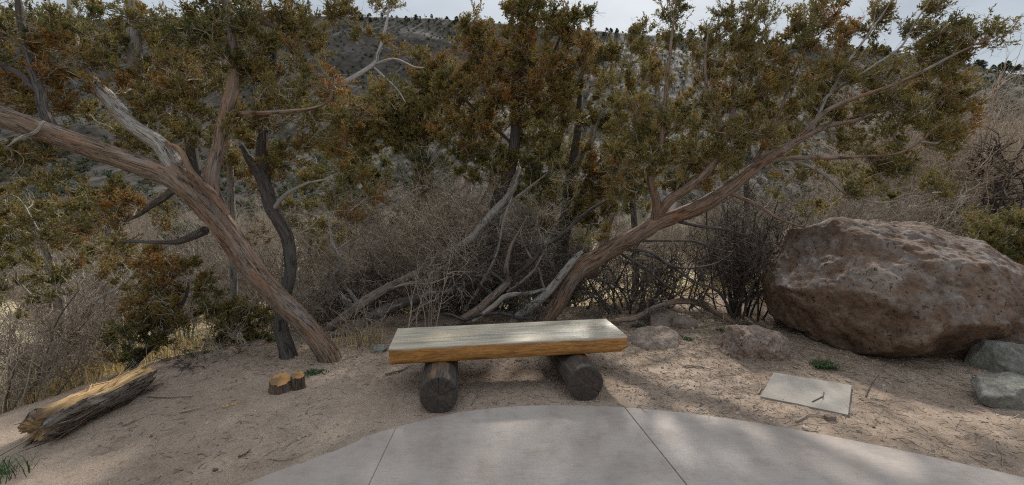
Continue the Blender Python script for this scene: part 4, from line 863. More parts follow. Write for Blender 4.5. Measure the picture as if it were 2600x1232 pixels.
D.limb([(1316, 270, 6.25), (1270, 180, 6.3), (1225, 110, 6.3), (1200, 50, 6.3)], [.03, .024, .016, .008], sides=12)
D.limb([(1318, 255, 6.25), (1380, 180, 6.2), (1420, 100, 6.2), (1445, 20, 6.2)], [.03, .024, .016, .008], sides=12)
D.limb([(1310, 320, 6.25), (1400, 260, 6.1), (1470, 200, 6.0), (1500, 60, 6.0)], [.026, .02, .014, .006], sides=12)
D.limb([(1306, 370, 6.25), (1220, 290, 6.2), (1150, 220, 6.2), (1120, 150, 6.2)], [.026, .02, .014, .006], sides=12)
D.crown(B_([(1200, 55, 30, 45, 6.3, .2, 1.6, .7), (1195, 110, 40, 40, 6.3, .3, 1.6, .75), (1300, 25, 45, 40, 6.3, .3, 1.5, .5), (1355, 30, 60, 45, 6.25, .3, 2.2, .55), (1390, 60, 35, 40, 6.2, .2, 1.2, .45), (1440, 40, 38, 42, 6.2, .2, 2.2, .5), (1495, 50, 22, 22, 6.0, .1, 1.4, .4), (1290, 110, 70, 60, 6.3, .4, 1.9, .82),
    (1350, 150, 60, 50, 6.3, .4, 1.5, .8), (1230, 160, 60, 60, 6.3, .4, 1.6, .78), (1300, 200, 80, 60, 6.2, .4, 1.8, .85), (1160, 190, 50, 50, 6.3, .3, 1.5, .7), (1200, 260, 70, 60, 6.2, .4, 1.7, .72), (1130, 260, 50, 50, 6.3, .3, 1.6, .62), (1270, 300, 70, 60, 6.1, .4, 1.5, .75), (1360, 240, 60, 60, 6.1, .4, 1.4, .85), (1400, 170, 60, 50, 6.1, .4, 1.3, .75),
    (1450, 150, 50, 50, 6.0, .3, 1.6, .8), (1490, 130, 30, 40, 6.0, .3, 1.2, .8), (1420, 250, 60, 50, 6.1, .3, 1.1, .7), (1200, 350, 60, 50, 6.1, .3, 1.5, .7), (1240, 400, 50, 50, 6.1, .3, 1.2, .7), (1350, 330, 60, 50, 6.2, .3, 1.3, .5), (1140, 330, 50, 40, 6.1, .3, 1.4, .68), (1230, 450, 40, 40, 6.1, .3, 1.2, .6), (1180, 420, 60, 40, 6.2, .3, 1.2, .45), (1370, 400, 50, 40, 6.3, .3, 1.1, .4), (1060, 430, 30, 90, 6.0, .2, 1.3, .3), (1350, 470, 60, 40, 6.4, .3, 1.0, .35), (1280, 380, 70, 50, 6.3, .4, 1.2, .5)], 1.12, 0, -.12), R=.125, nspr=7, nleaf=8, ll=.023, lw=.016)
E = Tree('olive juniper with twin dark stems between the rusty juniper and the leaning right trunk', P(1432, 770, 6.9), bark='bark_dark')
E.limb([(1425, 830, 6.9), (1430, 680, 6.9), (1434, 580, 6.9), (1439, 508, 6.9), (1449, 432, 6.9), (1464, 355, 6.9), (1470, 274, 6.9), (1478, 190, 6.9)], [.09, .08, .075, .07, .066, .06, .04, .015], 'trunk', 26, .03, .14)
E.limb([(1447, 440, 6.9), (1470, 400, 6.85), (1495, 366, 6.8), (1520, 305, 6.75), (1540, 264, 6.7), (1561, 218, 6.7), (1590, 150, 6.7)], [.04, .045, .04, .032, .024, .018, .009], sides=16, mat_='bark_grey')
E.limb([(1434, 620, 6.9), (1470, 500, 6.9), (1500, 440, 6.9), (1530, 400, 6.9)], [.04, .045, .036, .02], sides=16)
E.crown(B_([(1480, 200, 45, 40, 6.8, .3, 1.5, .5), (1530, 120, 30, 40, 6.7, .2, 1.4, .45), (1520, 180, 60, 50, 6.8, .3, .9, .5), (1590, 180, 60, 60, 6.8, .4, 1.0, .55), (1470, 290, 70, 60, 6.8, .3, 1.2, .42), (1540, 280, 60, 50, 6.8, .3, .8, .5), (1480, 400, 60, 60, 6.9, .3, 1.0, .5), (1530, 440, 50, 60, 6.8, .3, 1.4, .72), (1400, 400, 40, 60, 6.9, .3, .9, .35), (1620, 120, 40, 50, 6.9, .2, 1.4, .5),
    (1500, 520, 50, 60, 6.7, .3, 1.3, .45), (1400, 330, 50, 50, 6.9, .3, 1.1, .45), (1560, 340, 50, 50, 6.8, .3, .9, .55), (1550, 560, 40, 40, 6.6, .3, .9, .4), (1650, 100, 40, 40, 6.9, .3, 1.0, .5), (1440, 560, 70, 50, 6.8, .3, 1.1, .3), (1500, 470, 70, 50, 6.9, .3, 1.2, .4), (1420, 470, 50, 50, 7.0, .3, 1.0, .35)], 1.05), R=.125, nspr=7, nleaf=8, ll=.024, lw=.017)
K = Tree('golden olive juniper bush behind the tangled bare thicket left of centre', P(1060, 760, 7.3), bark='bark_dark')
K.limb([(1058, 800, 7.3), (1055, 620, 7.3), (1058, 480, 7.3), (1062, 380, 7.3), (1070, 290, 7.3), (1080, 200, 7.3)], [.08, .07, .06, .05, .035, .015], 'trunk', 20, .03, .14)
K.limb([(1060, 420, 7.3), (1000, 340, 7.3), (960, 260, 7.3), (930, 210, 7.3)], [.035, .028, .02, .01], sides=12)
K.limb([(1062, 400, 7.3), (1110, 320, 7.2), (1130, 230, 7.2), (1125, 170, 7.2)], [.03, .024, .018, .01], sides=12)
K.crown(B_([(1085, 190, 30, 50, 7.3, .2, 1.5, .5), (1120, 190, 35, 50, 7.2, .3, 1.6, .6), (1070, 240, 45, 50, 7.3, .3, 1.7, .45), (950, 260, 55, 45, 7.3, .3, 1.7, .55), (1010, 290, 60, 45, 7.3, .3, 1.5, .5), (920, 320, 60, 40, 7.3, .3, 1.4, .52), (1080, 320, 60, 40, 7.2, .3, 1.6, .45), (1000, 360, 70, 30, 7.3, .3, .9, .4), (1130, 300, 40, 40, 7.2, .3, 1.4, .55), (1070, 140, 18, 20, 7.3, .1, 1.0, .5), (900, 380, 60, 40, 7.4, .3, 1.0, .45), (930, 470, 60, 50, 7.4, .3, .8, .2), (1040, 340, 60, 40, 7.2, .3, 1.3, .5)], 2.1), R=.135, nspr=7, nleaf=8, ll=.026, lw=.018)
# low dark junipers filling the slope right behind the tangle
for lab, px, Y, bl in (('low dark green juniper bush behind the tall tangled bare bush', 1090, 7.9, [(1060, 560, 60, 90, 7.9, .4, 1.2, .2), (1140, 620, 70, 70, 7.9, .4, 1.1, .25), (1030, 660, 60, 60, 7.9, .4, 1.0, .3)]),
                       ('low dark green juniper bush behind the long arching dark bough', 1440, 7.6, [(1390, 650, 70, 60, 7.6, .4, 1.3, .2), (1450, 640, 60, 50, 7.6, .4, 1.2, .25), (1400, 730, 70, 40, 7.5, .3, 1.2, .2)]),
                       ('low olive juniper bush in the gap right of the dark upright trunk', 790, 7.8, [(760, 560, 60, 60, 7.8, .4, .9, .5), (830, 600, 60, 70, 7.8, .4, 1.0, .6), (800, 680, 70, 50, 7.8, .4, .9, .4)]),
                       ('low dusty green juniper bush left of the forked trunk beyond the bare brush', 300, 7.2, [(240, 640, 80, 50, 7.2, .4, .8, .4), (330, 680, 70, 50, 7.2, .4, .9, .3), (140, 520, 90, 50, 7.2, .4, .7, .35)])):
    J = Tree(lab, P(px, 740, Y), bark='bark_dark', twig='twig'); J.limb([(px, 800, Y), (px + 4, 720, Y), (px - 4, 640, Y), (px + 3, 570, Y)], [.05, .045, .035, .015], 'trunk', 12, .04); J.crown(B_(bl, 1.2), R=.15, nspr=7, nleaf=8, ll=.027, lw=.019)
for lab, px, Y, bl in (('tall feathery juniper far behind the dark upright trunk and the fallen trunks', 890, 9.6, [(880, 300, 60, 60, 9.6, .5, 1.2, .45), (850, 400, 70, 60, 9.6, .5, 1.2, .4), (920, 420, 70, 60, 9.6, .5, 1.2, .35), (820, 480, 60, 50, 9.6, .5, 1.0, .45), (900, 520, 70, 50, 9.6, .5, 1.0, .35)]),
                       ('tall feathery juniper far behind the twin stemmed one', 1400, 9.4, [(1390, 300, 60, 60, 9.4, .5, 1.2, .4), (1420, 400, 80, 60, 9.4, .5, 1.3, .4), (1360, 480, 70, 60, 9.4, .5, 1.2, .3), (1450, 520, 70, 60, 9.4, .5, 1.2, .35), (1400, 230, 30, 40, 9.4, .3, 1.0, .5)]),
                       ('olive juniper far behind the middle of the leaning right trunk', 1610, 9.0, [(1600, 300, 70, 60, 9.0, .5, 1.2, .45), (1640, 390, 80, 60, 9.0, .5, 1.3, .45), (1580, 460, 70, 50, 9.0, .5, 1.2, .4), (1720, 330, 70, 60, 9.0, .5, 1.1, .5), (1600, 520, 60, 40, 9, .4, .9, .4)]),
                       ('olive juniper far behind the crown of the leaning right juniper', 1900, 9.8, [(1880, 300, 80, 60, 9.8, .5, 1.1, .45), (1960, 380, 80, 50, 9.8, .5, 1.0, .4), (1820, 400, 70, 50, 9.8, .5, 1.0, .4), (1990, 280, 60, 50, 9.8, .5, 1.0, .5)])):
    J = Tree(lab, P(px, 700, Y), bark='bark_dark', twig='twig'); J.limb([(px, 790, Y), (px + 5, 640, Y), (px - 5, 480, Y), (px + 3, 360, Y), (px, 260, Y)], [.08, .07, .055, .035, .012], 'trunk', 12, .04); J.crown(B_(bl, 1.25), R=.18, nspr=7, nleaf=7, ll=.034, lw=.024)
# small junipers
J = Tree('small juniper with a dark slanting stem between the split log and the leaning left trunk', P(330, 935, 4.3), bark='bark_dark')
J.limb([(318, 960, 4.3), (345, 918, 4.3), (396, 866, 4.32), (432, 815, 4.35), (452, 785, 4.37), (472, 750, 4.4), (480, 710, 4.42)], [.045, .04, .034, .03, .024, .016, .008], 'trunk', 16)
J.crown(B_([(410, 690, 55, 45, 4.35, .3, 1.9, .72), (390, 745, 65, 40, 4.3, .3, 2.2, .62), (350, 800, 60, 40, 4.25, .3, 1.9, .62), (420, 800, 60, 35, 4.35, .3, 1.8, .5), (330, 850, 55, 35, 4.2, .3, 1.6, .40), (470, 690, 40, 40, 4.45, .3, 1.3, .55), (520, 760, 50, 40, 4.5, .3, 1.1, .48), (400, 850, 45, 30, 4.3, .25, 1.5, .35), (310, 890, 50, 30, 4.2, .25, 1.1, .35), (390, 650, 30, 30, 4.4, .2, 1.4, .75)], 1.9), R=.08, nspr=6, nleaf=8, ll=.016, lw=.011)
J = Tree('low spreading olive juniper bush just left of the two leaning trunks', P(620, 880, 4.9), bark='bark_dark')
J.limb([(640, 905, 4.9), (625, 850, 4.9), (600, 800, 4.9), (590, 760, 4.9)], [.03, .026, .018, .008], 'trunk', 12)
J.crown(B_([(560, 790, 60, 35, 4.9, .3, 1.3, .42), (620, 800, 50, 45, 4.9, .3, 1.7, .4), (660, 820, 40, 45, 4.8, .3, 1.7, .38), (590, 850, 60, 30, 4.8, .3, 1.5, .35), (650, 870, 40, 25, 4.7, .2, 1.3, .35), (540, 720, 40, 30, 5.0, .2, .8, .5)], 1.8), R=.09, nspr=6, nleaf=8, ll=.018, lw=.0125)
J = Tree('bright golden green juniper bush behind the right shoulder of the huge boulder', P(2540, 680, 6.8), bark='bark_dark')
J.limb([(2540, 760, 6.8), (2535, 680, 6.8), (2540, 620, 6.8), (2560, 570, 6.8)], [.05, .04, .03, .015], 'trunk', 12)
J.crown(B_([(2500, 590, 45, 35, 6.8, .4, 2.0, .4), (2560, 580, 50, 40, 6.8, .4, 2.2, .42), (2550, 640, 60, 35, 6.7, .4, 2.2, .3), (2620, 600, 50, 50, 6.8, .4, 2, .4), (2480, 560, 25, 20, 6.8, .2, 1.5, .5), (2590, 660, 40, 30, 6.7, .3, 2.0, .25)], 1.3), R=.125, nspr=7, nleaf=8, ll=.023, lw=.016)
J = Tree('tangled olive juniper at the left edge above the yellow grass', P(60, 900, 4.7), bark='bark_grey')
J.limb([(150, 930, 4.7), (148, 850, 4.7), (150, 760, 4.7), (130, 680, 4.7), (100, 600, 4.7), (60, 520, 4.7)], [.07, .06, .05, .035, .022, .01], 'trunk', 18)
J.limb([(172, 900, 4.6), (190, 850, 4.6), (215, 805, 4.6), (235, 770, 4.6)], [.04, .036, .03, .02], sides=14, mat_='bark_dark')
J.limb([(245, 765, 4.5), (251, 756, 4.5), (290, 737, 4.5), (317, 719, 4.5), (335, 700, 4.5), (346, 686, 4.5), (365, 664, 4.5)], [.014, .015, .014, .013, .011, .01, .006], sides=9, mat_='bark_pale')
J.crown(B_([(60, 600, 100, 60, 4.7, .5, .9, .48), (150, 560, 80, 50, 4.7, .4, .8, .5), (80, 700, 120, 60, 4.7, .5, .8, .42), (200, 620, 60, 50, 4.7, .4, .8, .6), (40, 520, 70, 50, 4.7, .4, .9, .5), (200, 500, 60, 40, 4.8, .3, .8, .5), (280, 680, 60, 50, 4.7, .3, .7, .6), (120, 780, 90, 50, 4.6, .4, .5, .4), (-60, 650, 80, 150, 4.6, .4, .8, .45)], 1.7), R=.09, nspr=6, nleaf=8, ll=.017, lw=.0115)

# ------------------------------------------------------------------ dead wood
def dead(name, label, cat, segs, m='bark_grey', sides=22, rough=.13, tint=0.0):
    """segs: list of (pixel points with depth, radii); the first is the body, the rest are boughs growing from it"""
    o = None
    for i, (pts, rad) in enumerate(segs):
        W = np.array([P(*p) for p in pts])
        if i == 0: o = thing(name, label, cat, (W[0][0], W[0][1], gz(W[0][0], W[0][1])))
        q, par = resample(W, .02); r = np.interp(par, np.linspace(0, len(W) - 1, len(rad)), rad)
        q = q + .3 * np.mean(rad) * np.stack([fbm(q * 5 + 9 * k, 2, 7 + k) for k in range(3)], -1)
        mb = MB(); tube(mb, q, r, sides if max(rad) > .03 else 10, rough, int(rng.integers(0, 99)), tint); mb.build('log' if i == 0 else 'bough', M[m], o)
    return o
dead('fallen_trunk', 'long fallen grey trunk slanting up right from the base of the leaning left juniper', 'dead wood',
     [([(835, 835, 4.9), (903, 782, 5.0), (969, 740, 5.15), (1031, 708, 5.3), (1090, 674, 5.5)], [.05, .058, .056, .05, .035]), ([(985, 735, 5.15), (1040, 720, 5.15), (1085, 712, 5.2), (1120, 700, 5.3)], [.03, .025, .02, .008])], 'bark_log')
dead('fallen_trunk', 'dark fallen trunk lying below the long grey one behind the bench left end', 'dead wood',
     [([(828, 876, 4.6), (903, 832, 4.75), (958, 800, 4.9), (1017, 772, 5.0), (1081, 755, 5.15), (1142, 738, 5.3), (1215, 712, 5.5)], [.06, .068, .062, .056, .052, .045, .02]), ([(1130, 742, 5.3), (1165, 720, 5.3), (1205, 690, 5.3), (1250, 650, 5.4)], [.022, .02, .016, .006])], 'bark_dark')
dead('fallen_trunk', 'split brown fallen trunk behind the middle of the bench with an upright grey prong', 'dead wood',
     [([(1130, 838, 5.0), (1198, 796, 5.1), (1254, 752, 5.2), (1292, 716, 5.25)], [.045, .052, .05, .042]), ([(1290, 722, 5.25), (1285, 690, 5.2), (1290, 655, 5.2), (1298, 628, 5.2), (1312, 600, 5.2), (1332, 560, 5.2)], [.036, .032, .026, .02, .014, .006]),
      ([(1288, 742, 5.2), (1330, 712, 5.15), (1358, 685, 5.1), (1370, 660, 5.1), (1383, 642, 5.1)], [.018, .018, .016, .012, .006])], 'bark_log', tint=.25)
dead('fallen_trunk', 'pale crooked bough lying between the split brown trunk and the leaning right juniper', 'dead wood',
     [([(1200, 815, 5.05), (1250, 780, 5.1), (1285, 752, 5.12), (1330, 746, 5.12), (1385, 735, 5.12)], [.03, .032, .03, .024, .014])], 'bark_grey')
dead('dead_snag', 'bleached white dead snag standing among twigs behind the fallen trunks', 'dead wood',
     [([(905, 795, 5.6), (880, 765, 5.6), (852, 738, 5.6), (850, 705, 5.6), (868, 680, 5.6)], [.06, .062, .055, .05, .03]), ([(866, 690, 5.55), (862, 655, 5.5), (846, 622, 5.5), (838, 580, 5.5), (832, 545, 5.5)], [.03, .026, .022, .014, .006]),
      ([(905, 768, 5.4), (890, 742, 5.4), (877, 730, 5.4), (876, 712, 5.4)], [.03, .024, .02, .010]), ([(850, 640, 5.5), (868, 625, 5.5), (890, 610, 5.5)], [.012, .010, .004])], 'bark_pale')
dead('dead_bough', 'long dark bare bough arching through the twigs above the fallen trunks', 'dead wood',
     [([(1310, 700, 5.5), (1353, 662, 5.5), (1380, 628, 5.5), (1426, 598, 5.5), (1462, 562, 5.5), (1511, 525, 5.5), (1560, 500, 5.5)], [.026, .03, .03, .028, .024, .02, .010])], 'bark_dark')
dead('broken_stub', 'broken upright reddish stub rising behind the leaning right trunk', 'dead wood',
     [([(1500, 700, 5.7), (1520, 655, 5.65), (1534, 612, 5.6), (1546, 572, 5.6), (1556, 542, 5.6)], [.07, .06, .05, .042, .028])], 'bark', tint=.2)
dead('dead_bough', 'smooth brown bough arching low over the dirt from the bench right end to the boulder', 'dead wood',
     [([(1545, 820, 5.05), (1575, 814, 5.05), (1613, 808, 5.05), (1655, 785, 5.1), (1693, 772, 5.15), (1724, 766, 5.2), (1768, 769, 5.25), (1803, 785, 5.3), (1844, 809, 5.25), (1880, 832, 5.2)], [.022, .03, .034, .034, .034, .036, .036, .034, .034, .028])], 'bark', tint=.1)
dead('dead_bough', 'thin dark limb leaning up left from the tangle towards the rusty juniper', 'dead wood',
     [([(1180, 790, 5.4), (1235, 700, 5.5), (1262, 640, 5.6), (1278, 560, 5.7), (1300, 500, 5.8)], [.02, .022, .018, .014, .006])], 'bark_grey')

# stumps
ew, nt, b = mat('cut_wood'); g = NG(nt); v = g.attr('bk', 'Vector')
vl = nt.nodes.new('ShaderNodeVectorMath'); vl.operation = 'LENGTH'; mv = g.map(v, (1, 1, 0)); nt.links.new(g.mix(.06, mv, g.noise(mv, 12, 3)), vl.inputs[0])
rg = g.math('SINE', g.math('MULTIPLY', vl.outputs['Value'], 900.0))
c = g.mix(g.ramp(rg, [(.2, 0.0), (.9, .45)]), (.19, .115, .062), (.11, .066, .034)); c = g.mix(g.ramp(g.noise(mv, 40, 5, .7), [(.45, 0.0), (.65, .8)]), c, (.13, .07, .035))
rim = g.ramp(vl.outputs['Value'], [(.045, 0.0), (.075, .85)]); c = g.mix(rim, c, (.40, .21, .08)); nt.links.new(c, b.inputs['Base Color'])
sb = bark_mat('stump_bark', (.02, .014, .011), (.085, .058, .040), (.20, .14, .095), (.30, .14, .05), .5)
def stump():
    ctr = G(720, 1000); o = thing('tree_stump', 'low sawn juniper stump of two joined stems with orange cut faces, in the dirt', 'stump', (ctr[0], ctr[1], 0))
    for (px, py, R, tilt, h) in ((713, 985, .080, .55, .085), (757, 980, .052, .45, .105)):
        c = G(px, py + 8); c[2] = gz(c[0], c[1]); n = 56; th = np.linspace(0, 2 * np.pi, n, endpoint=False)
        rad = R * (1 + .20 * fbm(np.stack([np.cos(th) * 1.6, np.sin(th) * 1.6, 0 * th + px], -1), 3, 5)); ks = np.linspace(0, 1, 9); V = []; bk = []
        for k in ks:
            rr = rad * (1.22 - .24 * k) * (1 + .07 * fbm(np.stack([np.cos(th) * 4, np.sin(th) * 4, 0 * th + k * 1.2], -1), 2, 9)); x, y = np.cos(th) * rr, np.sin(th) * rr
            z = -.05 + k * (h + .05) + k * y * math.tan(tilt) * .5 * -1 * -1 + k * x * -.12; V.append(np.stack([c[0] + x, c[1] + y, c[2] + z], -1)); bk.append(np.stack([x, y, 0 * x + k * h + px], -1))
        V = np.array(V); i, j = np.meshgrid(np.arange(8), np.arange(n), indexing='ij'); j2 = (j + 1) % n
        mb = MB(); mb.add(V.reshape(-1, 3), np.stack([i * n + j, i * n + j2, (i + 1) * n + j2, (i + 1) * n + j], -1).reshape(-1, 4), bk=np.array(bk).reshape(-1, 3)); mb.build('stem', sb, o)
        V[-1] += np.stack([0 * th, 0 * th, .014 * fbm(np.stack([np.cos(th) * 4, np.sin(th) * 4, 0 * th + px], -1), 3, 8)], -1); mb = MB(); cc = V[-1].mean(0); rings = [V[-1] * (1 - q) + cc * q + np.array([0, 0, .002]) for q in (0, .3, .6, .85)]; bkk = [bk[-1] * np.array([1 - q, 1 - q, 1]) for q in (0, .3, .6, .85)]
        RV = np.array(rings); i, j = np.meshgrid(np.arange(3), np.arange(n), indexing='ij'); j2 = (j + 1) % n; kk = np.arange(n)
        mb.add(np.vstack([RV.reshape(-1, 3), cc + [0, 0, .002]]), np.stack([i * n + j, i * n + j2, (i + 1) * n + j2, (i + 1) * n + j], -1).reshape(-1, 4), t=np.stack([3 * n + kk, 3 * n + (kk + 1) % n, np.full(n, 4 * n)], -1), bk=np.vstack([np.array(bkk).reshape(-1, 3), [[0, 0, 0]]]))
        mb.build('cut_face', ew, o)
stump()

# fallen split log at lower left: bark half below, torn orange heartwood above
tw_, nt, b = mat('torn_wood'); g = NG(nt); v = g.attr('bk', 'Vector')
f1 = g.noise(g.map(v, (60, 60, 2.2)), 1, 5, .65); f2 = g.noise(g.map(v, (16, 16, 3)), 1, 4, .6)
c = g.ramp(f1, [(.3, (.19, .095, .038)), (.5, (.50, .32, .145)), (.7, (.68, .51, .29))]); c = g.mix(g.ramp(f2, [(.5, 0.0), (.68, .8)]), c, (.16, .085, .045)); rot = g.math('MINIMUM', g.math('MULTIPLY', g.attr('tint'), g.ramp(f2, [(.25, 1.5), (.6, .85)])), .95); c = g.mix(rot, c, g.mix(f1, (.035, .02, .013), (.15, .09, .055)))
nt.links.new(c, b.inputs['Base Color']); nt.links.new(g.bump(f1, 1.0, .012), b.inputs['Normal'])
def split_log():
    a = G(95, 1128); e = G(372, 985); a[2] = gz(a[0], a[1]) + .10; e[2] = gz(e[0], e[1]) + .10
    o = thing('split_log', 'fallen split juniper log with shaggy grey bark and torn orange heartwood on top', 'log', (a[0], a[1], gz(a[0], a[1])))
    L = np.linalg.norm(e - a); ns, n = 150, 90; t = np.linspace(0, 1, ns); ax = unit(e - a); sd = unit(np.cross(ax, [0, 0, 1.])); up = np.cross(sd, ax)
    ctr = a + (e - a) * t[:, None]; ctr = ctr + up * (.012 * np.sin(t * 7))[:, None]
    R = np.interp(t, [0, .04, .12, .4, .75, .94, 1], [.07, .100, .108, .112, .108, .100, .072])
    th = np.linspace(-np.pi, np.pi, n, endpoint=False); TH, T = np.meshgrid(th, t)   # th=0 is up
    S = T * L; nz_ = fbm(np.stack([np.cos(TH) * 1.5, np.sin(TH) * 1.5, S * 2.2], -1), 3, 3) * .14 + fbm(np.stack([np.cos(TH) * 5, np.sin(TH) * 5, S * 1.6], -1), 3, 5) * .13 + np.abs(fbm(np.stack([np.cos(TH) * 12, np.sin(TH) * 12, S * 2], -1), 2, 6)) * .08
    r = R[:, None] * (1 + nz_); wid = .95 + .28 * fbm(np.stack([S * 4, np.sign(TH) * 3, 0 * S], -1), 3, 14) - .35 * sstep(.22, .0, T); torn = np.abs(TH) < wid
    x = np.sin(TH) * r; z = np.cos(TH) * r
    rid = fbm(np.stack([x * 55, S * 2.2, 0 * S], -1), 3, 21) * .022 + fbm(np.stack([x * 160, S * 4, 0 * S], -1), 2, 22) * .010
    flat = .028 + .035 * np.cos(TH * 1.1) + rid - .03 * sstep(.18, 0, T) + .012 * fbm(np.stack([S * 5, x * 8, 0 * S], -1), 2, 24)
    z = np.where(torn, np.minimum(z, flat + .012), z)
    V = ctr[:, None] + sd * x[..., None] + up * z[..., None]
    jag = fbm(np.stack([np.cos(TH) * 5, np.sin(TH) * 5, 0 * S], -1), 3, 31)
    V = V + ax * (((T > .93) * (T - .93) / .07) * jag * .10)[..., None] - ax * (((T < .05) * (.05 - T) / .05) * jag * .08)[..., None]
    bk = np.stack([np.sin(TH) * R[:, None], np.cos(TH) * R[:, None], S], -1)
    i, j = np.meshgrid(np.arange(ns - 1), np.arange(n), indexing='ij'); j2 = (j + 1) % n
    Q = np.stack([i * n + j, (i + 1) * n + j, (i + 1) * n + j2, i * n + j2], -1).reshape(-1, 4); tq = torn[:-1].reshape(-1)
    for nm, m, sel in (('bark', M['bark_log'], ~tq), ('heartwood', tw_, tq)):
        mb = MB(); mb.add(V.reshape(-1, 3), Q[sel], bk=bk.reshape(-1, 3), tint=(sstep(.30, .03, T) if nm == 'heartwood' else 0 * T).ravel())
        if nm == 'heartwood':
            for e_ in (0, ns - 1):
                kk = np.arange(n); tri = np.stack([kk, (kk + 1) % n, np.full(n, n)], -1); mb.add(np.vstack([V[e_], V[e_].mean(0) + ax * (.03 if e_ == 0 else -.03)]), t=tri[:, ::-1] if e_ == 0 else tri, tint=.45 if e_ == 0 else .2, bk=np.vstack([bk[e_], bk[e_].mean(0)]))
            # torn splinters standing up along the break
            k = 90; tt = rng.uniform(.22, .97, k); xs = rng.uniform(-.75, .75, k); st = a + (e - a) * tt[:, None] + sd * (xs * .09)[:, None] + up * rng.uniform(.02, .06, (k, 1))
            dd = ax * rng.choice([-1, 1], (k, 1)) + up * rng.uniform(.0, .35, (k, 1)) + sd * rng.normal(0, .12, (k, 1))
            batch_tubes(mb, walks(st, dd, rng.uniform(.05, .20, k), 4, .06), np.array([.006, .005, .004, .001]), 4)
        mb.build(nm, m, o)
    # shaggy strips of bark
    mb = MB(); k = 130; tt = rng.uniform(.10, .90, k); aa = rng.uniform(1.1, 2.6, k) * rng.choice([-1, 1], k); rr = .128
    st = a + (e - a) * tt[:, None] + sd * (np.sin(aa) * rr)[:, None] + up * (np.cos(aa) * rr)[:, None]
    p = walks(st, ax * rng.choice([-1, 1], (k, 1)) + rng.normal(0, .10, (k, 3)), rng.uniform(.08, .3, k), 6, .08); batch_tubes(mb, p, np.array([.004, .005, .005, .004, .003, .001]), 3, rng.uniform(0, 1, k)); mb.build('bark_strips', M['bark_log'], o)
split_log()

# ------------------------------------------------------------------ bare thickets (each bush a thing)
S_ = bare_shrub
S_('tall tangled bare brown bush directly behind the left half of the bench', 1120, 790, 6.0, 2.3, 18, .55, k1=12, k2=9, k3=3, r0=.013, wob=.22, curl=.22, up=.01, foot=.3)
S_('curly grey bare bush left of the tall tangled one, behind the fallen trunks', 1010, 790, 6.4, 1.8, 12, .6, k1=10, k2=8, k3=2, r0=.010, wob=.22, curl=.2, up=.02, foot=.3)
S_('bare brown bush with drooping curved twigs between the tangled bush and the rusty juniper', 1200, 780, 6.2, 1.6, 11, .7, k1=10, k2=8, k3=2, r0=.011, wob=.22, curl=.22, up=-.01, foot=.3)
S_('straight stemmed bare bush just behind the bench backed by the fallen trunks', 1080, 830, 4.75, .95, 8, .35, k1=5, k2=4, r0=.008, wob=.12, up=.03, foot=.25)
S_('bare grey bush behind the base of the leaning left trunk', 870, 810, 5.9, 1.35, 12, .6, k1=9, k2=8, k3=2, r0=.009, wob=.2, curl=.16, foot=.2)
S_('thin bare bush between the dark upright juniper and the bleached snag', 780, 820, 5.0, 1.1, 11, .5, k1=9, k2=8, k3=2, r0=.008, wob=.2, curl=.15, foot=.2)
S_('dark bare bush under the leaning right trunk with arching black twigs', 1590, 800, 5.6, 1.0, 10, .9, 'twig_dark', k1=8, k2=7, k3=1, r0=.016, wob=.2, curl=.14, up=-.02, foot=.3)
S_('black stemmed bare bush pressed against the left side of the huge boulder', 1875, 815, 5.6, 1.45, 22, .45, 'twig_dark', k1=9, k2=8, k3=2, r0=.014, wob=.12, curl=.05, up=.05, foot=.3, lean=(-.05, 0, 0))
S_('dark wiry bare bush between the arching bough and the black stemmed one', 1720, 790, 6.2, 1.1, 10, .9, 'twig_dark', k1=8, k2=7, k3=1, r0=.015, wob=.2, curl=.14, up=-.01, foot=.4)
S_('dense dark tangle of dead twigs right behind the middle of the bench', 1270, 800, 5.9, 1.0, 14, 1.0, 'twig_dark', k1=11, k2=9, k3=2, r0=.010, wob=.24, curl=.2, up=-.03, foot=.4)
S_('dark dead twig tangle below the arching dark bough', 1430, 790, 6.0, 1.15, 13, .9, 'twig_dark', k1=10, k2=9, k3=2, r0=.010, wob=.22, curl=.18, up=-.01, foot=.4)
S_('dark matted dead bush between the bleached snag and the tall tangled bush', 960, 800, 6.3, 1.3, 14, .8, 'twig_dark', k1=10, k2=9, k3=3, r0=.011, wob=.22, curl=.18, up=-.01, foot=.4)
S_('dark matted dead bush under the rusty juniper trunk', 1230, 780, 6.6, 1.4, 14, .8, 'twig_dark', k1=10, k2=9, k3=3, r0=.011, wob=.22, curl=.18, up=-.01, foot=.4)
S_('dark low bush behind the foot of the leaning left trunk', 790, 840, 5.8, .9, 14, .8, 'twig_dark', k1=9, k2=9, k3=2, r0=.009, wob=.22, curl=.18, up=-.01, foot=.4)
S_('grey many stemmed bare bush behind the dark arching bough', 1360, 790, 6.7, 2.0, 16, .5, 'twig', k1=9, k2=8, k3=2, r0=.010, wob=.18, curl=.14, foot=.4)
S_('grey bare bush between the rusty juniper and the twin stemmed one', 1410, 780, 7.3, 2.4, 16, .5, 'twig_brown', k1=9, k2=8, k3=2, r0=.010, wob=.18, curl=.14, foot=.4)
S_('grey bare bush rising behind the curly one left of centre', 970, 780, 7.0, 2.3, 16, .5, 'twig', k1=9, k2=8, k3=2, r0=.010, wob=.18, curl=.14, foot=.4)
S_('tall brown bare bush behind the tall tangled one', 1180, 780, 6.9, 2.6, 16, .5, 'twig_brown', k1=10, k2=8, k3=2, r0=.011, wob=.18, curl=.14, foot=.4)
S_('black wiry bare bush in front of the low dark juniper under the arching bough', 1640, 800, 5.9, .9, 10, .9, 'twig_dark', k1=8, k2=7, k3=1, r0=.013, wob=.2, curl=.14, up=-.02, foot=.4)
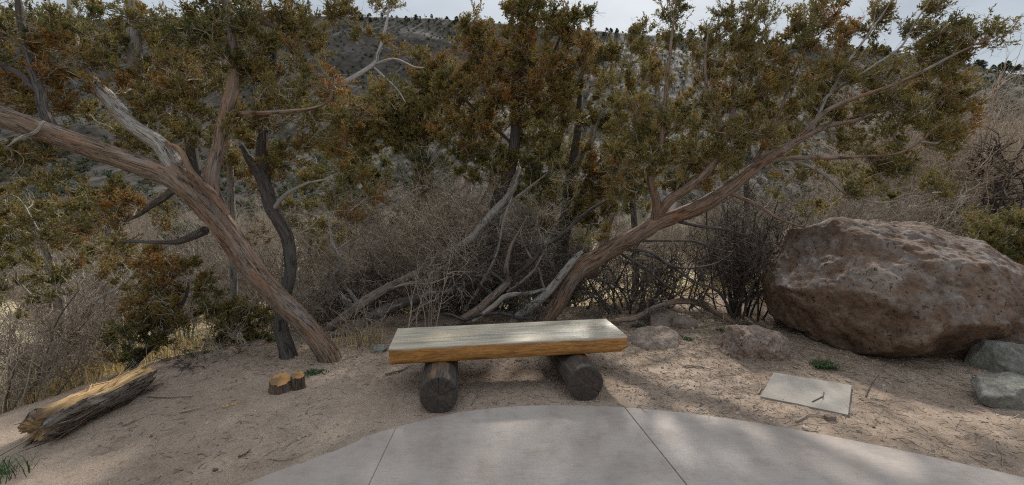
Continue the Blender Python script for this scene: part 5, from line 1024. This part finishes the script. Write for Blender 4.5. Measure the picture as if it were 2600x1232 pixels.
S_('grey bare bush at the far left edge growing among yellow grass', 40, 1000, 3.9, 1.25, 15, .5, 'twig_brown', k1=8, k2=8, k3=1, r0=.009, wob=.15, curl=.08, foot=.4, lean=(.15, .1, 0))
S_('bare many stemmed bush behind the split log', 190, 950, 4.3, 1.15, 14, .6, 'twig_brown', k1=8, k2=8, k3=2, r0=.008, wob=.17, curl=.1, foot=.35)
S_('low grey bare bush left of the split log at the frame edge', -20, 1060, 3.3, .85, 12, .5, 'twig_brown', k1=7, k2=6, r0=.008, wob=.14, foot=.3, lean=(.1, 0, 0))
S_('grey bare bush under the long grey limb at left', 150, 880, 5.6, 1.9, 14, .6, 'twig', k1=9, k2=8, k3=2, r0=.010, wob=.18, curl=.12, foot=.4)
S_('grey bare bush below the fork of the leaning left trunk', 480, 820, 6.5, 1.7, 14, .6, 'twig', k1=9, k2=8, k3=2, r0=.010, wob=.17, curl=.1, foot=.4)
S_('low wiry bare shrub spreading on the dirt left of the dark upright trunk', 640, 910, 4.4, .42, 14, 1.3, 'twig', k1=7, k2=6, r0=.005, wob=.2, curl=.1, up=-.03, foot=.3)
S_('low grey twiggy shrub on the bank right of the split log', 500, 930, 4.1, .28, 14, 1.6, 'twig_dark', k1=7, k2=7, r0=.005, wob=.22, curl=.1, up=-.03, foot=.35)
S_('pale wiry twigs in front of the fallen trunks beside the bench left end', 900, 880, 4.35, .55, 12, .6, 'twig_tan', k1=6, k2=5, r0=.0045, wob=.18, curl=.1, foot=.25)
S_('grey bare bush between the golden olive juniper and the dark upright trunk', 900, 760, 7.5, 2.0, 14, .55, 'twig', k1=9, k2=8, k3=2, r0=.010, wob=.18, curl=.12, foot=.4)
S_('bare grey bush behind the twin stemmed olive juniper', 1500, 760, 8.2, 1.8, 14, .6, 'twig', k1=9, k2=8, k3=2, r0=.010, wob=.17, curl=.1, foot=.5)
S_('fine grey bare bush showing over the left shoulder of the huge boulder', 1960, 700, 8.0, 1.6, 14, .6, 'twig', k1=9, k2=8, k3=2, r0=.009, wob=.15, curl=.06, foot=.5)
S_('fine grey bare bush showing over the top of the huge boulder', 2200, 690, 8.6, 2.0, 15, .6, 'twig', k1=9, k2=8, k3=2, r0=.010, wob=.15, curl=.06, foot=.6)

# ------------------------------------------------------------------ the valley behind: thickets, bare trees, conifers
def mass(name, label, pts, m, hr, nst, k1, k2, r0, spread=.5, cat='brush', **kw):
    mb = MB()
    for x, y in pts:
        shrub_geo(mb, (x, y, gz(x, y)), rng.uniform(*hr), nst, spread, k1=k1, k2=k2, r0=r0, **kw)
    o = mb.build(name, M[m]); tag(o, label, cat, kind='stuff'); return o
def pts_fan(n, y0, y1, u0, u1):
    y = y0 + (y1 - y0) * rng.uniform(0, 1, n) ** .8; q = np.stack([rng.uniform(u0, u1, n) * y, y], -1); u = q[:, 0] / y
    return q[~((u > .17) & (u < .60) & (y < 17) & (rng.uniform(0, 1, n) < .75))]
mass('thicket', 'grey brown bare thicket filling the slope behind the junipers', pts_fan(150, 7.6, 18, -1.15, .95), 'twig_grey', (1.5, 3.0), 12, 8, 8, .011, wob=.16, curl=.06)
mass('thicket', 'tan bare thicket across the valley floor', pts_fan(200, 18, 45, -1.2, 1.2), 'twig_tan', (2.4, 5.0), 10, 8, 8, .022, wob=.14, curl=.04)
mass('thicket', 'tall tan bare willow thicket on the right beyond the boulder', pts_fan(110, 14, 36, .78, 1.28), 'twig_willow', (5.0, 7.5), 9, 10, 9, .03, spread=.35, wob=.12, curl=.03, up=.05)
def bare_tree(label, px, py, Y, h, lean=(0, 0, 0), m='twig_grey', r0=.12, nst=2):
    b_ = P(px, py, Y); b_[2] = gz(b_[0], b_[1]); o = thing('bare_tree', label, 'tree', b_); mb = MB()
    p = shrub_geo(mb, b_, h, nst, .55, r0=r0, k1=9, k2=7, k3=4, wob=.16, curl=.06, up=.02, foot=.1, lean=lean, ang=.8, sl=.5); mb.build('trunk', M[m], o); return o
bare_tree('large bare forked tree with dark trunk at the right edge beyond the boulder', 2560, 560, 13.0, 4.3, (0, 0, 0), 'twig_dark', .10, 2)
bare_tree('thin pale bare tree rising over the right end of the hill skyline', 2590, 300, 24.0, 9.5, (0, 0, 0), 'twig_grey', .10, 3)
bare_tree('slim bare sapling with upright stems just right of the leaning juniper crown', 2335, 560, 15.0, 3.6, (0, 0, 0), 'twig_grey', .05, 4)
# conifers
def conifer_mesh(seed, h=3.0, w=1.5, n=55, ll=.20, lw=.07):
    global rng
    rng = np.random.default_rng(seed); t = rng.uniform(.08, 1, n); a = rng.uniform(0, 2 * np.pi, n); r = w * .5 * np.sqrt(rng.uniform(.1, 1, n)) * np.sin(np.pi * np.clip(t * .82 + .16, 0, 1)) ** .7
    C = np.stack([np.cos(a) * r, np.sin(a) * r, t * h], -1); mb = MB(); foliage(mb, None, C, unit(C * np.array([.5, .5, 0]) + [0, 0, .8]), np.full(n, h * .09), rng.uniform(0, .9, n), 5, 4, ll, lw, False, .35, nsub=5)
    tb = MB(); tube(tb, np.array([[0, 0, -.3], [0, 0, h * .3], [.03, 0, h * .6], [0, 0, h * .9]]), [.10 * h / 3, .08 * h / 3, .05 * h / 3, .01], 8); return mb.mesh('crown'), tb.mesh('trunk')
CM = [conifer_mesh(100 + k, 2.6, (2.4, 3.2, 2.8, 2.0)[k], 46, .26, .12) for k in range(4)]
def conifer(label, x, y, s, k, group=None, name='conifer'):
    o = thing(name, label, 'tree', (x, y, gz(x, y)), group); o.scale = (s, s, s * float(rng.uniform(.85, 1.15))); o.rotation_euler.z = float(rng.uniform(0, 6.28))
    for me, nm, mt in ((CM[k][0], 'crown', M['leaf_far']), (CM[k][1], 'trunk', M['bark_dark'])):
        if not me.materials: me.materials.append(mt)
        c = bpy.data.objects.new(nm, me); COL.objects.link(c); c.parent = o
rng = np.random.default_rng(5)
for lab, px, Y, s, k in (('green conifer in the valley seen left under the dark limbs', 215, 24, 1.5, 1), ('green conifer in the valley left of the first one', 40, 22, 1.6, 1), ('grey green conifer in the valley seen between the two left junipers', 470, 20, 1.2, 2),
                         ('bluish green conifer seen beside the golden olive juniper', 930, 15, 1.15, 0), ('dark green conifer in the gap right of the rusty juniper trunk', 1415, 21, 1.2, 2), ('small dark conifer low behind the tangled bush', 1350, 26, 1.3, 1), ('green conifer at the foot of the hill on the right', 2290, 26, .9, 1)):
    d = ray(px, 500); conifer(lab, d[0] / d[1] * Y, Y, s, k)
for i in range(230):
    x = float(np.linspace(-280, 275, 230)[i] + rng.uniform(-2, 2)); y = float(229 + rng.uniform(-7, 7)); conifer('small dark green tree on the skyline of the hill', x, y, float(rng.uniform(.4, .75) + .5 * rng.uniform() ** 4) * (1.3 if x > 60 else 1), int(rng.integers(0, 4)), 'trees along the hill rim', 'rim_tree')
mb = MB(); n = 900; y = 40 + 75 * rng.uniform(0, 1, n); x = rng.uniform(-1.25, 1.25, n) * y; z = ground_h(x, y); s = rng.uniform(.5, 1.7, n)
foliage(mb, None, np.stack([x, y, z + s * .6], -1), np.tile([0, 0, 1.], (n, 1)), s * .75, rng.uniform(.1, 1, n), 7, 4, .34, .16, False, .5, nsub=7)
tag(mb.build('far_woods', M['leaf_far']), 'olive brown scrubby woods at the foot of the hill', 'woods', kind='stuff')
# scrub dotted over the hillside, too many and small to count
mb = MB(); n = 7500; y = 70 + 158 * rng.uniform(0, 1, n) ** .8 ; x = rng.uniform(-1.25, 1.25, n) * y; z = ground_h(x, y)
s = rng.uniform(.2, .8, n) * np.where(rng.uniform(0, 1, n) < .08, 2.0, 1)
foliage(mb, None, np.stack([x, y, z + s * .4], -1), np.tile([0, 0, 1.], (n, 1)), s * .6, rng.uniform(0, 1, n), 4, 3, .42, .2, False, .5, nsub=4)
n = 500; x = rng.uniform(-290, 285, n); y = rng.uniform(212, 236, n); s = rng.uniform(.5, 1.1, n)
foliage(mb, None, np.stack([x, y, ground_h(x, y) + s * .5], -1), np.tile([0, 0, 1.], (n, 1)), s * .7, rng.uniform(0, .6, n), 4, 3, .42, .2, False, .5, nsub=4)
tag(mb.build('hill_scrub', M['leaf_far']), 'dark scrub bushes dotted over the hillside', 'scrub', kind='stuff')

# ------------------------------------------------------------------ grass, weeds, litter, pebbles
def blades(mb, px, n, h, w, lean, base_r=.0):
    x, y = px[:, 0], px[:, 1]; z = ground_h(x, y); a = rng.uniform(0, 2 * np.pi, n); L = h * rng.uniform(.5, 1.2, n); d = np.stack([np.cos(a), np.sin(a), 0 * a], -1) * (lean * rng.uniform(.3, 1.3, (n, 1)))
    b_ = np.stack([x, y, z - .01], -1); up = np.array([0, 0, 1.]); s = np.stack([-np.sin(a), np.cos(a), 0 * a], -1) * (w * .5)
    p1 = b_ + up * (L * .55)[:, None] + d * (L * .3)[:, None]; p2 = b_ + up * (L * .9)[:, None] * (1 - .3 * lean) + d * (L * .95)[:, None]
    V = np.stack([b_ - s, b_ + s, p1 + s * .8, p1 - s * .8, p2], 1); k = np.arange(n) * 5
    mb.add(V.reshape(-1, 3), np.stack([k, k + 1, k + 2, k + 3], -1), np.stack([k + 3, k + 2, k + 4], -1), tint=np.repeat(rng.uniform(0, 1, n), 5))
def cl_pts(n, ctr, sx, sy):
    return np.stack([rng.normal(ctr[0], sx, n), rng.normal(ctr[1], sy, n)], -1)
mb = MB()
for px, py, Y, sx, sy, n, h in ((110, 960, 4.4, .45, .5, 1500, .34), (20, 900, 5.2, .8, .7, 1800, .4), (200, 900, 5.4, .5, .6, 900, .3), (450, 860, 6.5, .7, .9, 900, .24), (560, 860, 6.0, .4, .6, 500, .28), (-60, 1010, 3.9, .4, .4, 800, .3), (470, 880, 5.0, .25, .2, 160, .3), (920, 870, 4.5, .15, .12, 220, .18), (1900, 790, 7, .5, .6, 500, .3), (1650, 780, 8.5, 1.2, 1.2, 2600, .34)):
    c = P(px, py, Y); blades(mb, cl_pts(n, c, sx, sy), n, h, .006, .5)
q = pts_fan(9000, 7, 30, -1.2, 1.2); blades(mb, q, len(q), .5, .018, .5)
tag(mb.build('dry_grass', M['straw']), 'pale yellow dry grass on the bank and down the slope', 'grass', kind='stuff')
def weed(label, px, py, h, r, n, spiky=True):
    c = G(px, py); c[2] = gz(c[0], c[1]); o = thing('weed', label, 'plant', c); mb = MB()
    blades(mb, cl_pts(n, c, r * .45, r * .35), n, h, .006 if spiky else .010, 1.1); mb.build('leaves', M['weed'], o)
weed('dark green grassy weed in the shadow under the huge boulder', 2092, 932, .11, .11, 220)
weed('green leafy weed left of the porous rock below the black stemmed bush', 1850, 843, .06, .14, 260, False)
weed('second leafy weed clump against the foot of the black stemmed bush', 1900, 835, .09, .14, 200, False)
weed('small green weed beside the right end of the bench below the arching bough', 1625, 832, .05, .11, 180, False)
weed('tiny green weed at the right foot of the half buried earthy rock', 1748, 866, .05, .05, 90, False)
weed('green weed patch between the stump and the leaning left trunk', 800, 950, .04, .10, 200, False)
weed('bright green grass tuft at the lower left corner', 25, 1205, .16, .12, 46)
# litter of needles, bark and twig ends; pebbles
PAVER = np.array([G(*p)[:2] for p in ((1964, 945), (2163, 978), (2154, 1053), (1931, 1006))])
def near_pts(n):
    out = np.zeros((0, 2))
    while len(out) < n:
        y = 1.9 + 3.8 * rng.uniform(0, 1, n); x = rng.uniform(-1.05, 1.25, n) * y; k = (poly_sd(x, y, SLAB) < -.02) & (poly_sd(x, y, PAVER) < -.01) & (edge_d(x, y) < .5)
        dens = np.clip(.15 + .5 * sstep(3.2, 4.6, y) + .35 * (x > .9) + .5 * fbm(np.stack([x * 1.3, y * 1.3, 0 * x], -1), 3, 61), .03, 1); k &= rng.uniform(0, 1, n) < dens; out = np.vstack([out, np.stack([x, y], -1)[k]])
    return out[:n]
mb = MB(); q = near_pts(10500); z = ground_h(q[:, 0], q[:, 1]); a = rng.uniform(0, 2 * np.pi, len(q)); L = rng.uniform(.02, .075, len(q)) * np.where(rng.uniform(0, 1, len(q)) < .10, 2.4, 1)
p = walks(np.c_[q, z + .004], np.stack([np.cos(a), np.sin(a), rng.normal(0, .06, len(q))], -1), L, 5, .16, 0, .08); p[:, :, 2] = np.maximum(p[:, :, 2], ground_h(p[:, :, 0], p[:, :, 1]) + .002)
batch_tubes(mb, p, (rng.uniform(.0010, .0030, (len(q), 1)) * np.linspace(1, .6, 5)[None]), 3, rng.uniform(0, 1, len(q))); tag(mb.build('twig_litter', M['twig_brown']), 'dry twigs, needles and bark shreds scattered over the dirt', 'litter', kind='stuff')
gv, nt, b = mat('pebbles'); g = NG(nt); nt.links.new(g.ramp(g.attr('tint'), [(0, (.11, .08, .065)), (.5, (.27, .205, .165)), (1, (.36, .31, .265))]), b.inputs['Base Color'])
mb = MB(); iv, if_ = ico(1); q = near_pts(4200); z = ground_h(q[:, 0], q[:, 1])
for i in range(len(q)):
    s = .004 + .009 * rng.uniform() ** 3 * (2.2 if rng.uniform() < .06 else 1); mb.add(iv * (s * rng.uniform(.6, 1.3, 3)) * (1 + rng.normal(0, .12, (len(iv), 1))) + [q[i, 0], q[i, 1], z[i] + s * .2], t=if_, tint=rng.uniform())
tag(mb.build('gravel', gv, smooth=False), 'loose pebbles and grit on the sandy ground', 'gravel', kind='stuff')
# single sticks and chips
def stick(label, pts, r, m='twig_tan', tint=.6, cat='stick', name='stick', lift=.004):
    W = np.array([G(*p) for p in pts]); q, par = resample(W, .02); q[:, 2] = ground_h(q[:, 0], q[:, 1]) + lift + r; mb = MB(); tube(mb, q, np.interp(par, [0, len(W) - 1], [r, r * .5]), 8, .15, 3, tint)
    tag(mb.build(name, M[m], loc=q[0]), label, cat)
stick('long pale stick on the dirt right of the split log', [(378, 1010), (430, 1012), (490, 1010)], .007)
stick('short orange brown stick on the dirt between the log and the chips', [(458, 1051), (485, 1047), (514, 1041)], .008, 'twig_tan', .9)
stick('thin pale splinter on the dirt below the right end of the split log', [(312, 1086), (330, 1080), (344, 1070)], .006)
stick('dark stick beside the left rim of the concrete', [(605, 1168), (622, 1160), (636, 1150)], .006, 'twig_dark')
stick('long reddish twig lying along the left rim of the concrete', [(682, 1173), (730, 1176), (795, 1150)], .004, 'twig_brown')
stick('pale stick under the left end of the bench beside its log leg', [(978, 951), (1010, 944), (1048, 931)], .010)
stick('red brown stick on the dirt left of the paver', [(1740, 930), (1780, 932), (1812, 938)], .009, 'twig_brown', .7)
stick('curved twig on the dirt touching the left corner of the paver', [(1925, 1000), (1932, 985), (1926, 962)], .006, 'twig_brown')
stick('grey branch end with bark on the dirt right of the paver', [(2198, 1005), (2206, 985), (2232, 950)], .005, 'twig_dark')
stick('thin long twig on the dirt below the grey branch end', [(2210, 1010), (2260, 1018), (2325, 1022)], .004, 'twig_brown')
stick('curled twig on the dirt beside the concrete below the paver', [(2020, 1075), (2060, 1058), (2100, 1063)], .006, 'twig_brown')
stick('bare bent twig at the lower left running over the split log end', [(0, 1180), (60, 1145), (120, 1108), (150, 1120)], .006, 'twig_tan', .8, lift=.05)
fk = thing('forked_twig', 'small forked twig lying on the pale paver', 'stick', G(2075, 1012, .014)); mb = MB()
for a_px, b_px, r in (((2062, 1020), (2090, 1006), .0035), ((2090, 1006), (2092, 995), .003), ((2090, 1006), (2089, 1013), .0025)):
    w = np.array([G(*a_px, .0185), G(*b_px, .0185)]); tube(mb, resample(w, .01)[0], r, 6, .1)
mb.build('twig', M['twig_brown'], fk)
for lab, px, py, s in (('largest orange wood chip on the dirt left of the stump', 574, 1035, .022), ('orange wood chip just right of the largest one', 595, 1031, .018), ('small orange wood chip nearest the stump', 592, 1019, .014), ('tiny dark wood chip left of the orange chips', 551, 1048, .012)):
    c = G(px, py); c[2] = gz(c[0], c[1]) + s * .3; v_, f_ = ico(2); mb = MB(); mb.add(v_ * np.array([s * 1.3, s * .8, s * .55]) * (1 + .25 * fbm(v_ * 1.5 + px, 2, 3))[:, None] + c, t=f_, bk=v_ * .05); tag(mb.build('wood_chip', tw_, loc=c, smooth=False), lab, 'wood chip')
c = G(2108, 1066); c[2] = .015; v_, f_ = ico(3); mb = MB(); mb.add(np.clip(v_ * (1 + .3 * fbm(v_ * 1.2, 3, 8))[:, None], -.8, .8) * np.array([.045, .03, .026]) + c, t=f_); tag(mb.build('rock', M['porous'], loc=c, smooth=False), 'small tan angular stone on the rim between the paver and the concrete', 'rock')
# drop the helper property used while building
for o in ROOTS:
    if '_o' in o: del o['_o']
